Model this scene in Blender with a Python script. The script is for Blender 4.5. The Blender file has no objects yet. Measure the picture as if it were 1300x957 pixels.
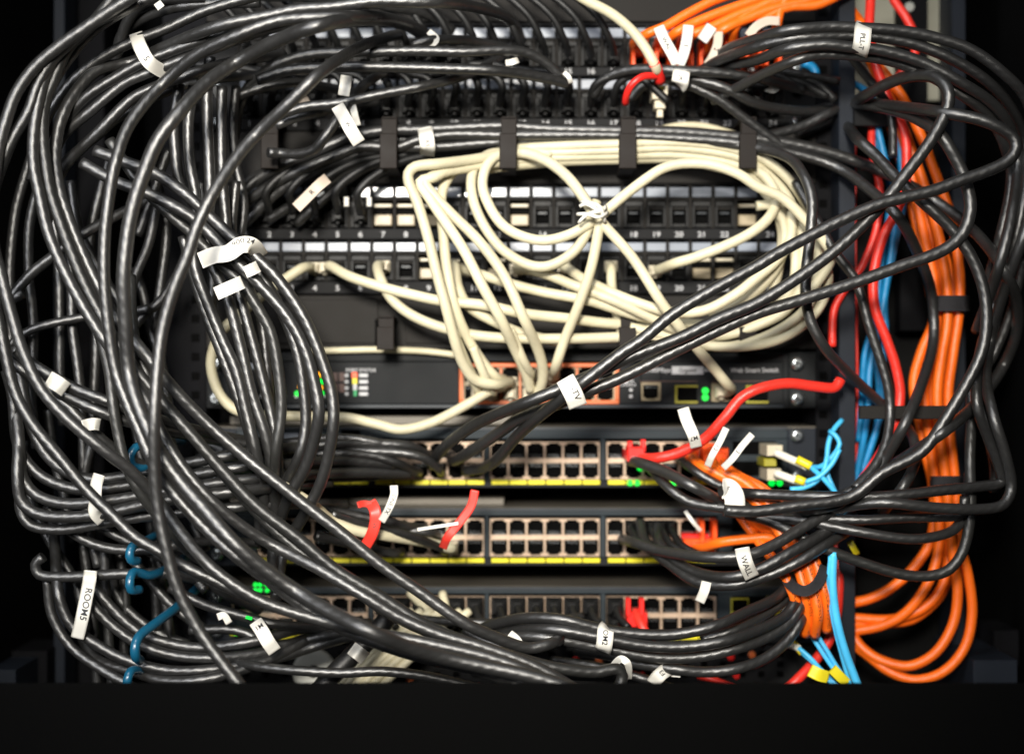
import bpy, math, random
from mathutils import Vector, noise
random.seed(7)
S = bpy.context.scene
COL = bpy.data.collections.new('rack'); S.collection.children.link(COL)
D = 1.10            # metres from the lens to the plane of the rack panels
PX = 0.000625       # metres per photo pixel on that plane
CX, CY = 650.0, 478.5

def kk(d): return (D - d * .001) / D
def P(x, y, d=0.0):
    k = kk(d)
    return Vector(((x - CX) * PX * k, -d * .001, (CY - y) * PX * k))

# ------------------------------------------------------------------ materials
def nodes(name):
    m = bpy.data.materials.new(name); m.use_nodes = True
    nt = m.node_tree; b = nt.nodes['Principled BSDF']
    return m, nt, b
def simple(name, col, rough=.5, metal=0., noise_amt=.25, scale=60., bump=.0, spec=.5, coat=0.):
    m, nt, b = nodes(name)
    N = nt.nodes; L = nt.links
    tc = N.new('ShaderNodeTexCoord'); nz = N.new('ShaderNodeTexNoise')
    nz.inputs['Scale'].default_value = scale; nz.inputs['Detail'].default_value = 5
    L.new(tc.outputs['Object'], nz.inputs['Vector'])
    mr = N.new('ShaderNodeMapRange'); mr.inputs[1].default_value = .3; mr.inputs[2].default_value = .7
    mr.inputs[3].default_value = 1 - noise_amt; mr.inputs[4].default_value = 1 + noise_amt
    L.new(nz.outputs['Fac'], mr.inputs[0])
    mx = N.new('ShaderNodeVectorMath'); mx.operation = 'SCALE'
    mx.inputs[0].default_value = col[:3]; L.new(mr.outputs[0], mx.inputs['Scale'])
    L.new(mx.outputs[0], b.inputs['Base Color'])
    mr2 = N.new('ShaderNodeMapRange'); mr2.inputs[3].default_value = max(.05, rough - .1); mr2.inputs[4].default_value = min(1, rough + .12)
    L.new(nz.outputs['Fac'], mr2.inputs[0]); L.new(mr2.outputs[0], b.inputs['Roughness'])
    b.inputs['Metallic'].default_value = metal
    b.inputs['Specular IOR Level'].default_value = spec
    b.inputs['Coat Weight'].default_value = coat
    if bump:
        n2 = N.new('ShaderNodeTexNoise'); n2.inputs['Scale'].default_value = 900; L.new(tc.outputs['Object'], n2.inputs['Vector'])
        bp = N.new('ShaderNodeBump'); bp.inputs['Strength'].default_value = bump; bp.inputs['Distance'].default_value = .0005
        L.new(n2.outputs['Fac'], bp.inputs['Height']); L.new(bp.outputs[0], b.inputs['Normal'])
    return m
def emis(name, col, st):
    m, nt, b = nodes(name)
    b.inputs['Base Color'].default_value = (0, 0, 0, 1)
    b.inputs['Emission Color'].default_value = (*col, 1); b.inputs['Emission Strength'].default_value = st
    return m
def jacket(name, col, rough, ripple, printed=None, var=.25, spec=.5, dirt=.15):
    """cable jacket: UV.x runs along the cable in millimetres, UV.y once round it"""
    m, nt, b = nodes(name); N = nt.nodes; L = nt.links
    def math_(op, a=None, c=None, v=None):
        n = N.new('ShaderNodeMath'); n.operation = op
        if a is not None: L.new(a, n.inputs[0])
        if c is not None: L.new(c, n.inputs[1])
        if v is not None: n.inputs[1].default_value = v
        return n.outputs[0]
    uv = N.new('ShaderNodeUVMap'); sp = N.new('ShaderNodeSeparateXYZ'); L.new(uv.outputs[0], sp.inputs[0])
    u, v = sp.outputs[0], sp.outputs[1]
    oi = N.new('ShaderNodeObjectInfo'); tc = N.new('ShaderNodeTexCoord')
    ph = math_('MULTIPLY', oi.outputs['Random'], v=40.)
    va = math_('MULTIPLY', v, v=2 * math.pi)
    w1 = math_('ADD', math_('MULTIPLY', u, v=2 * math.pi / 21.), va)
    w1 = math_('SINE', math_('ADD', w1, ph))
    va2 = math_('MULTIPLY', v, v=8 * math.pi)
    w2 = math_('ADD', math_('MULTIPLY', u, v=2 * math.pi / 8.3), va2)
    w2 = math_('SINE', math_('ADD', w2, ph))
    nz = N.new('ShaderNodeTexNoise'); nz.inputs['Scale'].default_value = 170; nz.inputs['Detail'].default_value = 3
    L.new(tc.outputs['Object'], nz.inputs['Vector'])
    nzb = N.new('ShaderNodeTexNoise'); nzb.inputs['Scale'].default_value = 60; nzb.inputs['Detail'].default_value = 2; L.new(tc.outputs['Object'], nzb.inputs['Vector'])
    h = math_('ADD', math_('MULTIPLY', w1, v=.10), math_('MULTIPLY', math_('MULTIPLY', w2, nzb.outputs['Fac']), v=.42))
    h = math_('ADD', h, math_('MULTIPLY', nz.outputs['Fac'], v=.95))
    bp = N.new('ShaderNodeBump'); bp.inputs['Strength'].default_value = 1.; bp.inputs['Distance'].default_value = ripple
    L.new(h, bp.inputs['Height'])
    n3 = N.new('ShaderNodeTexNoise'); n3.inputs['Scale'].default_value = 2600; n3.inputs['Detail'].default_value = 2
    L.new(tc.outputs['Object'], n3.inputs['Vector'])
    bp2 = N.new('ShaderNodeBump'); bp2.inputs['Strength'].default_value = .5; bp2.inputs['Distance'].default_value = .0002
    L.new(n3.outputs['Fac'], bp2.inputs['Height']); L.new(bp.outputs[0], bp2.inputs['Normal'])
    L.new(bp2.outputs[0], b.inputs['Normal'])
    # per-cable tone and a little dust
    t = N.new('ShaderNodeMapRange'); t.inputs[3].default_value = 1 - var; t.inputs[4].default_value = 1 + var
    L.new(oi.outputs['Random'], t.inputs[0])
    n4 = N.new('ShaderNodeTexNoise'); n4.inputs['Scale'].default_value = 35; n4.inputs['Detail'].default_value = 6
    L.new(tc.outputs['Object'], n4.inputs['Vector'])
    t2 = N.new('ShaderNodeMapRange'); t2.inputs[1].default_value = .35; t2.inputs[2].default_value = .7
    t2.inputs[3].default_value = 1 - dirt; t2.inputs[4].default_value = 1 + dirt
    L.new(n4.outputs['Fac'], t2.inputs[0])
    tt = math_('MULTIPLY', t.outputs[0], t2.outputs[0])
    sc = N.new('ShaderNodeVectorMath'); sc.operation = 'SCALE'; sc.inputs[0].default_value = col; L.new(tt, sc.inputs['Scale'])
    out = sc.outputs[0]
    if printed:
        # tiny printed marks running along one side of the jacket
        cb = N.new('ShaderNodeCombineXYZ'); L.new(math_('MULTIPLY', u, v=.9), cb.inputs[0]); L.new(math_('MULTIPLY', v, v=34.), cb.inputs[1])
        n5 = N.new('ShaderNodeTexNoise'); n5.inputs['Scale'].default_value = 1.; n5.inputs['Detail'].default_value = 1; L.new(cb.outputs[0], n5.inputs['Vector'])
        g = math_('GREATER_THAN', n5.outputs['Fac'], v=.53)
        fr = math_('PINGPONG', math_('ADD', v, v=printed[1]), v=.5)
        band = math_('LESS_THAN', fr, v=.045)
        cb2 = N.new('ShaderNodeCombineXYZ'); L.new(math_('MULTIPLY', u, v=.035), cb2.inputs[0])
        n6 = N.new('ShaderNodeTexNoise'); n6.inputs['Scale'].default_value = 1.; L.new(cb2.outputs[0], n6.inputs['Vector'])
        g = math_('MULTIPLY', math_('MULTIPLY', g, band), math_('GREATER_THAN', n6.outputs['Fac'], v=.42))
        mx = N.new('ShaderNodeMix'); mx.data_type = 'RGBA'; L.new(g, mx.inputs[0]); L.new(out, mx.inputs[6]); mx.inputs[7].default_value = (*printed[0], 1)
        out = mx.outputs[2]
    L.new(out, b.inputs['Base Color'])
    b.inputs['Roughness'].default_value = rough; b.inputs['Specular IOR Level'].default_value = spec
    return m
M = {
 'black': jacket('black_jacket', (.017, .0168, .0165), .35, .00020, spec=1.0),
 'blackp': jacket('black_jacket_printed', (.018, .018, .017), .36, .00020, ((.16, .22, .03), .5), spec=.6),
 'blacks': jacket('black_smooth_jacket', (.010, .010, .010), .42, .00006, spec=.4),
 'cream': jacket('cream_jacket', (.57, .52, .36), .46, .00012, var=.08, spec=.4, dirt=.08),
 'orange': jacket('orange_jacket', (1., .165, .010), .36, .00010, ((.12, .03, .01), .3), var=.06, dirt=.06),
 'red': jacket('red_jacket', (.78, .035, .022), .34, .00010, var=.05, dirt=.06),
 'blue': jacket('blue_jacket', (.010, .23, .50), .38, .00010, var=.05),
 'aqua': jacket('light_blue_jacket', (.07, .50, .85), .38, .00006, var=.05),
 'paper': simple('label_paper', (.70, .68, .62), .55, noise_amt=.13, scale=25, bump=.2),
 'paperold': simple('aged_label_paper', (.55, .46, .37), .6, noise_amt=.1, scale=40, bump=.2),
 'ink': simple('label_ink', (.015, .015, .02), .6, noise_amt=.1),
 'redflag': simple('red_tape', (.80, .045, .03), .42, noise_amt=.06),
 'panel': simple('black_steel', (.008, .008, .0085), 0.62, noise_amt=.12, scale=30, bump=.25, spec=0.15),
 'panelb': simple('dark_grey_steel', (.015, .0135, .012), 0.62, noise_amt=.12, scale=30, bump=.2, spec=0.15),
 'post': simple('blue_grey_post_paint', (.011, .014, .020), 0.5, noise_amt=.15, scale=18, bump=.15, spec=0.2),
 'postd': simple('dark_post_paint', (.004, .004, .005), 0.7, noise_amt=.15, scale=18, bump=.15, spec=0.1),
 'plastic': simple('black_plastic', (.003, .003, .003), 0.5, noise_amt=.15, scale=120, spec=0.25),
 'finger': simple('finger_plastic', (.014, .011, .0095), 0.6, noise_amt=.12, scale=80, spec=0.15),
 'window': simple('label_window', (.24, .265, .31), .25, noise_amt=.05, scale=20, coat=.5),
 'white': simple('white_print', (.45, .45, .46), .5, noise_amt=.05),
 'fascia': simple('blue_grey_fascia', (.020, .027, .032), 0.55, noise_amt=.1, scale=40, bump=.1, spec=0.2),
 'fasciad': simple('black_fascia', (.011, .012, .013), 0.6, noise_amt=.1, scale=40, bump=.1, spec=0.15),
 'ridge': simple('grey_ridge', (.035, .04, .046), .35, noise_amt=.1, scale=40, spec=0.3),
 'chassis': simple('galvanised_chassis', (.10, .088, .070), .42, metal=.25, noise_amt=.15, scale=25),
 'shield': simple('copper_toned_shield', (.60, .45, .33), .38, metal=.35, noise_amt=.15, scale=300),
 'goldport': simple('pale_port_housing', (.36, .29, .18), .4, noise_amt=.1, scale=200),
 'cavity': simple('port_cavity', (.0012, .0012, .0012), .6, noise_amt=.1, spec=0.03),
 'yellow': simple('yellow_print', (.70, .62, .01), .45, noise_amt=.06, scale=300),
 'olive': simple('dull_yellow_print', (.30, .27, .02), .45, noise_amt=.06),
 'oframe': simple('orange_print', (.60, .13, .03), .45, noise_amt=.1),
 'beige': simple('beige_plastic', (.55, .49, .36), .4, noise_amt=.06),
 'screw': simple('zinc_screw', (.62, .66, .68), .25, metal=.95, noise_amt=.2, scale=500),
 'ring': simple('blue_coated_ring', (.006, .085, .16), .3, noise_amt=.1, coat=.4),
 'board': simple('matt_black_board', (.0015, .0015, .0015), .95, noise_amt=.1, spec=.05),
 'velcro': simple('velcro_strap', (.012, .011, .013), .85, noise_amt=.3, scale=400, bump=.8),
 'wall': simple('cream_cabinet_paint', (.34, .33, .26), .5, noise_amt=.05),
 'orplastic': simple('orange_plastic', (.90, .085, .006), .35, noise_amt=.05),
 'redplastic': simple('red_plastic', (.80, .02, .015), .35, noise_amt=.05),
 'lcwhite': simple('white_connector', (.72, .70, .60), .35, noise_amt=.05),
 'lcyellow': simple('yellow_connector', (.75, .62, .02), .35, noise_amt=.05),
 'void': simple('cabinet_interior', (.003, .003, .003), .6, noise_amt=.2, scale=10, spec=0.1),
 'disc': simple('pale_grey_disc', (.42, .42, .38), .5, noise_amt=.06),
 'brown': simple('maroon_print', (.10, .05, .04), .5),
 'greenpaint': simple('green_print', (.02, .30, .10), .5),
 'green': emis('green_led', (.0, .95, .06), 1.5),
 'amber': emis('amber_led', (1., .38, .01), 1.8),
}
# ------------------------------------------------------------------ mesh helpers
ORG = {}
def link(name, me, org, parent=None):
    o = bpy.data.objects.new(name, me); COL.objects.link(o)
    ORG[o] = org
    if parent is not None:
        o.parent = parent; o.location = org - ORG[parent]
    else: o.location = org
    return o
def tag(o, label=None, cat=None, group=None, kind=None):
    if label: o['label'] = label
    if cat: o['category'] = cat
    if group: o['group'] = group
    if kind: o['kind'] = kind
    return o
def empty(name, org, label, cat, group=None):
    o = bpy.data.objects.new(name, None); COL.objects.link(o); o.empty_display_size = .02
    ORG[o] = org; o.location = org
    return tag(o, label, cat, group)
class MB:
    def __init__(s): s.v = []; s.f = []; s.m = []; s.sm = []; s.mats = []
    def mi(s, m):
        if m not in s.mats: s.mats.append(m)
        return s.mats.index(m)
    def face(s, vs, mi, smooth=False): s.f.append(vs); s.m.append(mi); s.sm.append(smooth)
    def hexa(s, c, m):          # 8 corners: front 4 then back 4
        i = len(s.v); s.v += c; k = s.mi(m)
        for q in ((0,1,2,3),(7,6,5,4),(0,4,5,1),(1,5,6,2),(2,6,7,3),(3,7,4,0)): s.face([i+a for a in q], k)
    def box(s, x0, y0, x1, y1, df, db, m, kd=None):
        """pixels for the outline (read at the depth kd or of its front), millimetres for depths"""
        k = kk(df if kd is None else kd)
        X0, X1 = (x0-CX)*PX*k, (x1-CX)*PX*k; Z0, Z1 = (CY-y0)*PX*k, (CY-y1)*PX*k
        F, B = -df*.001, -db*.001
        bv = min(.0006, abs(X1-X0)*.18, abs(Z0-Z1)*.18, abs(F-B)*.3)
        # bevelled front edge: back rect, front rect slightly inset
        i = len(s.v); kq = s.mi(m)
        r = lambda a0, a1, c0, c1, y: [Vector((a0, y, c1)), Vector((a1, y, c1)), Vector((a1, y, c0)), Vector((a0, y, c0))]
        s.v += r(X0+bv, X1-bv, Z0-bv, Z1+bv, F) + r(X0, X1, Z0, Z1, F+bv) + r(X0, X1, Z0, Z1, B)
        s.face([i,i+1,i+2,i+3], kq); s.face([i+11,i+10,i+9,i+8], kq)
        for a in range(4):
            b = (a+1) % 4
            s.face([i+a, i+4+a, i+4+b, i+b], kq); s.face([i+4+a, i+8+a, i+8+b, i+4+b], kq)
    def cyl(s, x, y, r, df, db, m, n=20, dome=0., kd=None):
        k = kk(df if kd is None else kd); c = Vector(((x-CX)*PX*k, 0, (CY-y)*PX*k)); R = r*PX*k; i = len(s.v); q = s.mi(m)
        rings = [(1, db), (1, df - dome*.4), (.8, df), ] if dome == 0 else [(1, db), (1, df-dome), (.85, df-dome*.35), (.5, df-dome*.08)]
        for (f, d) in rings:
            for j in range(n):
                a = 2*math.pi*j/n; s.v.append(Vector((c.x+R*f*math.cos(a), -d*.001, c.z+R*f*math.sin(a))))
        for t in range(len(rings)-1):
            for j in range(n): s.face([i+t*n+j, i+t*n+(j+1) % n, i+(t+1)*n+(j+1) % n, i+(t+1)*n+j], q, True)
        s.face([i+(len(rings)-1)*n+j for j in range(n)], q)
    def build(s, name, parent=None, org=None):
        if org is None:
            org = Vector([ (min(v[a] for v in s.v)+max(v[a] for v in s.v))/2 for a in range(3)])
        me = bpy.data.meshes.new(name); me.from_pydata([v-org for v in s.v], [], s.f)
        for m in s.mats: me.materials.append(M[m])
        me.polygons.foreach_set('material_index', s.m); me.polygons.foreach_set('use_smooth', s.sm)
        me.validate(); me.update()
        return link(name, me, org, parent)
def bx(name, x0, y0, x1, y1, df, db, m, parent=None):
    b = MB(); b.box(x0, y0, x1, y1, df, db, m); return b.build(name, parent)

_fc = {}
def glyphs(txt):
    if txt not in _fc:
        cu = bpy.data.curves.new('t', 'FONT'); cu.body = txt; cu.align_x = 'CENTER'; cu.align_y = 'CENTER'; cu.resolution_u = 3; cu.offset = .012
        ob = bpy.data.objects.new('t', cu); COL.objects.link(ob)
        dg = bpy.context.evaluated_depsgraph_get(); me = bpy.data.meshes.new_from_object(ob.evaluated_get(dg))
        _fc[txt] = ([tuple(v.co[:2]) for v in me.vertices], [list(p.vertices) for p in me.polygons])
        bpy.data.objects.remove(ob); bpy.data.curves.remove(cu); bpy.data.meshes.remove(me)
    return _fc[txt]
def addtext(mb, txt, x, y, size, d, m, sx=1.):
    vs, fs = glyphs(txt); i = len(mb.v); q = mb.mi(m)
    for (a, b) in vs: mb.v.append(P(x + a*size*sx, y - b*size, d))
    for f in fs: mb.face([i+a for a in f], q)

def crom(pts, step):
    """centripetal-ish Catmull-Rom resampled at about `step`"""
    n = len(pts); out = []
    for i in range(n-1):
        p1, p2 = pts[i], pts[i+1]
        p0 = pts[i-1] if i else p1*2-p2
        p3 = pts[i+2] if i+2 < n else p2*2-p1
        L = (p2-p1).length; l0 = max((p1-p0).length, 1e-6); l2 = max((p3-p2).length, 1e-6)
        m1 = (p2-p0)/(L+l0)*L; m2 = (p3-p1)/(L+l2)*L
        k = max(2, int(math.ceil(L/step)))
        for j in range(k):
            t = j/k; t2 = t*t; t3 = t2*t
            out.append(p1*(2*t3-3*t2+1)+m1*(t3-2*t2+t)+p2*(-2*t3+3*t2)+m2*(t3-t2))
    out.append(pts[-1].copy()); return out
def parse(s, d0):
    raw = []
    for tok in s.split():
        a = [float(q) for q in tok.split(',')]; raw.append([a[0], a[1], a[2] if len(a) > 2 else None])
    ks = [i for i, r in enumerate(raw) if r[2] is not None]
    cum = [0.]
    for i in range(1, len(raw)): cum.append(cum[-1]+math.hypot(raw[i][0]-raw[i-1][0], raw[i][1]-raw[i-1][1]))
    new = []
    for i, r in enumerate(raw):
        if r[2] is not None: new.append(r[2]); continue
        near = [max([k for k in ks if k < i], default=None), min([k for k in ks if k > i], default=None)]
        w = [(max(0., 1-abs(cum[i]-cum[k])/110.), raw[k][2]) for k in near if k is not None]
        t = sum(q[0] for q in w); f = 1/t if t > 1 else 1.
        new.append(d0+sum(q[0]*f*(q[1]-d0) for q in w))
    for r, q in zip(raw, new): r[2] = q
    return raw
def tube(pts, R, m, n=12, mb=None, step=None, wob=0., seed=0.):
    """pts: world points; returns a builder and writes UVs"""
    c = crom(pts, step or max(.0035, R))
    if wob:
        for i, p in enumerate(c):
            q = p*9+Vector((seed, 0, 0)); c[i] = p+Vector((noise.noise(q), noise.noise(q+Vector((7, 3, 1))), noise.noise(q+Vector((1, 9, 4)))))*wob
    mb = mb or MB(); i0 = len(mb.v); q = mb.mi(m); rings = len(c); nrm = None; lens = [0.]
    for i in range(1, rings): lens.append(lens[-1]+(c[i]-c[i-1]).length)
    for i in range(rings):
        t = (c[min(i+1, rings-1)]-c[max(i-1, 0)])
        t = t.normalized() if t.length > 1e-9 else Vector((0, 0, 1))
        if nrm is None: nrm = t.orthogonal().normalized()
        nrm = (nrm-t*nrm.dot(t)); nrm = nrm.normalized() if nrm.length > 1e-6 else t.orthogonal().normalized()
        bn = t.cross(nrm)
        for j in range(n):
            a = 2*math.pi*j/n; mb.v.append(c[i]+nrm*(R*math.cos(a))+bn*(R*math.sin(a)))
    uvs = []
    for i in range(rings-1):
        for j in range(n):
            j2 = (j+1) % n
            mb.face([i0+i*n+j, i0+i*n+j2, i0+(i+1)*n+j2, i0+(i+1)*n+j], q, True)
            a, b = lens[i]*1000, lens[i+1]*1000
            uvs += [(a, j/n), (a, (j+1)/n), (b, (j+1)/n), (b, j/n)]
    mb.face([i0+j for j in range(n)][::-1], q); mb.face([i0+(rings-1)*n+j for j in range(n)], q)
    uvs += [(0, 0)]*n+[(0, 0)]*n
    mb.uvs = getattr(mb, 'uvs', [])+uvs
    return mb
def finish(mb, name, parent=None, org=None):
    o = mb.build(name, parent, org)
    if getattr(mb, 'uvs', None) and len(mb.uvs) == len(o.data.loops):
        uv = o.data.uv_layers.new(name='UVMap'); uv.data.foreach_set('uv', [c for p in mb.uvs for c in p])
    return o
CAB = {}; NC = 0
def cab(label, s, r=7.5, d=100, m='black', g=None, key=None, name='network_cable', cat='cable', wob=.0004, parent=None):
    global NC; NC += 1
    if m in ('black', 'blackp'): r *= .95
    raw = parse(s, d); pts = [P(*q) for q in raw]; dm = sum(q[2] for q in raw)/len(raw)
    mb = tube(pts, r*PX*kk(dm), m, n=14 if r > 6 else 10, wob=wob, seed=NC*3.7)
    o = finish(mb, name, parent, pts[0].copy())
    if parent is None: tag(o, label, cat, g)
    if key: CAB[key] = o
    return o
def ribbon(name, label, s, w, d=100, m='paper', txt=None, along=True, size=9, tpos=.5, toff=0., flip=False, parent=None, cat='cable tag', group=None, ink='ink', thick=.35, bow=0.):
    raw = parse(s, d); c = crom([Vector(q) for q in raw], 2.5)
    # path in photo pixels and millimetres of depth; width runs across it in the picture plane
    N = []
    for i in range(len(c)):
        t = c[min(i+1, len(c)-1)]-c[max(i-1, 0)]; t = Vector((t.x, t.y)); t = t.normalized() if t.length > 1e-6 else Vector((1, 0)); N.append(Vector((-t.y, t.x)))
    def at(i, v, dd):
        i = max(0, min(len(c)-1.001, i)); a = int(i); f = i-a
        p = c[a]*(1-f)+c[a+1]*f; nn = N[a]*(1-f)+N[a+1]*f
        return P(p.x+nn.x*v, p.y+nn.y*v, p.z+dd+bow*(1-(2*v/w)**2))
    mb = MB(); q = mb.mi(m); K = 6; n = len(c)
    for dd in (0, -thick):
        for i in range(n):
            for k in range(K+1): mb.v.append(at(i, (k/K-.5)*w, dd))
    o2 = n*(K+1)
    for i in range(n-1):
        for k in range(K):
            a = i*(K+1)+k; mb.face([a, a+1, a+K+2, a+K+1], q, True); mb.face([o2+a+K+1, o2+a+K+2, o2+a+1, o2+a], q, True)
        for k in (0, K):
            a = i*(K+1)+k; mb.face([a, a+K+1, o2+a+K+1, o2+a], q)
    for i in (0, n-1):
        for k in range(K):
            a = i*(K+1)+k; mb.face([a, a+1, o2+a+1, o2+a], q)
    ob = mb.build(name, parent)
    if parent is None: tag(ob, label, cat, group)
    elif label: ob['label'] = label
    if txt:
        vs, fs = glyphs(txt); tb = MB(); qi = tb.mi(ink)
        L = [0.]
        for i in range(1, n): L.append(L[-1]+(c[i]-c[i-1]).length)
        def idx(l):
            for i in range(n-1):
                if L[i+1] >= l: return i+(l-L[i])/max(L[i+1]-L[i], 1e-6)
            return n-1.001
        for (a, b) in vs:
            if flip: a, b = -a, -b
            if along: l, v = tpos*L[-1]+a*size, toff - b*size*(-1)*-1
            else: l, v = tpos*L[-1]+b*size, toff+a*size
            tb.v.append(at(idx(l), v, .25))
        for f in fs: tb.face(list(f), qi)
        tb.build('lettering', ob)
    return ob
def plug(parent, x, y, d0, m='plastic', w=17, h=17, L=24, boot=True, mb=None):
    """eight-pin plug with its latch and boot, pushed into a port and pointing at the viewer"""
    b = MB()
    b.box(x-w/2, y-h/2, x+w/2, y+h/2, d0+L*.45, d0-3, m)
    if boot:
        b.box(x-w*.38, y-h*.38, x+w*.38, y+h*.42, d0+L*.78, d0+L*.4, m)
        b.box(x-w*.26, y-h*.28, x+w*.26, y+h*.3, d0+L, d0+L*.7, m)
    b.box(x-w*.16, y+h*.35, x+w*.16, y+h*.62, d0+L*.6, d0-3, m)
    return b.build('plug', parent)
# ------------------------------------------------------------------ cabinet and rack
def struct(o): return tag(o, kind='structure')
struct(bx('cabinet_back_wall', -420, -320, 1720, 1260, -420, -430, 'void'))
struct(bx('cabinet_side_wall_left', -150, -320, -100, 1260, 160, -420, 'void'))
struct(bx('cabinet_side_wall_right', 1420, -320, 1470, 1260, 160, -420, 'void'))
o = bx('cabinet_inner_wall', 1068, -120, 1200, 128, -60, -66, 'wall'); struct(o)
b = MB(); b.cyl(1155, 9, 6, -38, -41, 'disc'); b.build('hole_cap', o)
o = bx('cabinet_strip', 1022, 96, 1040, 165, -60, -64, 'wall'); tag(o, 'short cream metal strip beside the top right of the patch panels', 'metal strip')
def post(name, x0, x1, df, db, m, label, y0=-150, y1=1120, holes=None, hx=None):
    b = MB(); b.box(x0, y0, x1, y1, df, db, m); o = b.build(name); tag(o, label, 'rack post')
    if holes:
        h = MB()
        for y in holes: h.box(hx-5, y-5, hx+5, y+5, df+.5, df-1, 'cavity')
        h.build('square_holes', o)
    return o
hy = [40+i*24.3 for i in range(-4, 42)]
post('rack_post', 206, 262, -1.5, -55, 'postd', 'black square-holed rack post behind the left cables', holes=hy, hx=248)
post('rack_post', 1036, 1062, -1.5, -55, 'postd', 'black square-holed rack post right of the switch ears', holes=hy, hx=1045)
post('rack_post', 68, 82, -30, -60, 'post', 'narrow blue grey cabinet post at far left')
post('rack_post', 84, 132, -70, -90, 'postd', 'wide black cabinet upright behind the far left cables')
post('cable_upright', 1065, 1086, 30, 4, 'post', 'narrow dark upright standing between the patch panels and orange cables')
post('rack_post', 1143, 1178, -40, -58, 'postd', 'black upright behind the top of the orange bundle', y1=420)
post('rack_post', 1209, 1226, -25, -60, 'post', 'blue grey cabinet post right of the orange bundle')
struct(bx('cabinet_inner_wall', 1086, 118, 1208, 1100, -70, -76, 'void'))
o = bx('bracket_bar', 1085, 138, 1152, 160, 36, 30, 'panel'); tag(o, 'black bracket bar across the cables near the upper right', 'bracket')
o = bx('bracket_bar', 1092, 515, 1206, 532, 62, 57, 'panelb'); tag(o, 'dark bracket bar crossing the red, blue and orange cables', 'bracket')
b = MB(); b.box(1236, 838, 1292, 960, 40, -60, 'post'); b.box(1262, 800, 1294, 845, -10, -60, 'postd'); tag(b.build('cabinet_bracket'), 'dark stepped bracket in the lower right corner', 'bracket')
b = MB(); b.box(-60, 850, 20, 960, 40, -60, 'post'); b.box(14, 826, 60, 960, -10, -60, 'postd'); tag(b.build('cabinet_bracket'), 'dark stepped bracket in the lower left corner', 'bracket')
# added black sill fills the dark band below, in front of the lowest cables
b = MB(); b.box(-260, 868, 1560, 1040, 232, 228, 'board')
tag(b.build('bottom_board'), 'black sill added along the bottom edge in front of the cables', 'cabinet sill')

def screw(x, y, parent, r=9, d=3):
    b = MB(); b.cyl(x, y, r, d+4, d-3, 'screw', 24, dome=3)
    b.box(x-r*.36, y-.7, x+r*.36, y+.7, d+4.3, d+3.6, 'ridge'); b.box(x-.7, y-r*.36, x+.7, y+r*.36, d+4.4, d+3.5, 'ridge')
    return b.build('screw', parent)

# ------------------------------------------------------------------ patch panels
JP = 28.9
def patch_panel(label, x1, ytop, ybot, ylab, yjack, ynum, gold=(), skiplab=()):
    """ylab and yjack are (top, bottom) rows in photo pixels"""
    root = empty('patch_panel', P(650, ybot, 0), label, 'patch panel', 'patch panels in the upper rack')
    b = MB()
    b.box(262, ytop, 1036, ylab[0]-3, 0, -4, 'panel'); b.box(262, yjack[1]+1, 1036, ybot, 0, -4, 'panel')
    b.box(262, ylab[0]-3, x1-15, yjack[1]+1, -.3, -4, 'panel'); b.box(x1+23*JP+15, ylab[0]-3, 1036, yjack[1]+1, -.3, -4, 'panel')
    b.box(x1-15, ylab[0]-3, x1+23*JP+15, yjack[1]+1, -12, -16, 'cavity')
    for i in range(25):
        x = x1-JP/2+i*JP; b.box(x-1.7, ylab[0]-3, x+1.7, yjack[1]+1, .8, -12, 'panelb')
    b.box(x1-15, ylab[1]+1, x1+23*JP+15, ylab[1]+4, .5, -12, 'panelb')
    b.build('panel_frame', root)
    num = MB()
    for n in range(24):
        x = x1+n*JP
        if n not in skiplab:
            bx('label_window', x-12.3, ylab[0], x+12.3, ylab[1], -.5, -2, 'window', root)
        j = MB(); y0, y1 = yjack; h = y1-y0
        if n in gold:
            j.box(x-12, y0+1, x+12, y1-1, -10, -11.5, 'cavity'); j.box(x-11, y0+h*.12, x+11, y0+h*.24, -5, -9, 'beige'); j.box(x-11, y0+h*.52, x+11, y0+h*.92, -5, -9, 'goldport')
        else:
            j.box(x-12, y0, x+12, y0+h*.22, -1.5, -9, 'plastic'); j.box(x-12.4, y0+h*.2, x-8.5, y1, -1.5, -9, 'plastic'); j.box(x+8.5, y0+h*.2, x+12.4, y1, -1.5, -9, 'plastic')
            j.box(x-8.6, y1-h*.16, x+8.6, y1, -1.5, -9, 'plastic'); j.box(x-8.5, y0+h*.2, x+8.5, y0+h*.34, -4, -9, 'panelb')
            j.box(x-6, y0+h*.42, x+6, y0+h*.5, -7, -9, 'ridge')
        j.build('jack', root)
        addtext(num, str(n+1), x, ynum, 9.5, .6, 'white', 1.15)
    num.build('port_numbers', root)
    for x in (274, 1012):
        for y in (ytop+12, ybot-12): screw(x, y, root, 6.5)
    return root
patch_panel('uppermost patch panel with black plugs at left and orange plugs at right', 316.5, 30, 97, (36, 48), (52, 84), 91)
patch_panel('second patch panel from the top, its jacks filled with black plugs', 316.5, 98, 166, (101, 113), (118, 149), 157)
patch_panel('third patch panel from the top, just under the wide cable manager, mostly empty', 313, 234, 304, (238, 250), (255, 289), 298, gold=(6, 7, 8, 12, 22))
patch_panel('lowest patch panel of the four, with cream plugs in its jacks', 313, 305, 373, (308, 319), (324, 356), 366, gold=(8, 11, 20, 21))
# black plate above the top panel
o = bx('blanking_plate', 262, -60, 1036, 28, -1, -5, 'panelb'); tag(o, 'dark grey blanking plate above the uppermost patch panel', 'blanking plate')

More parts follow.
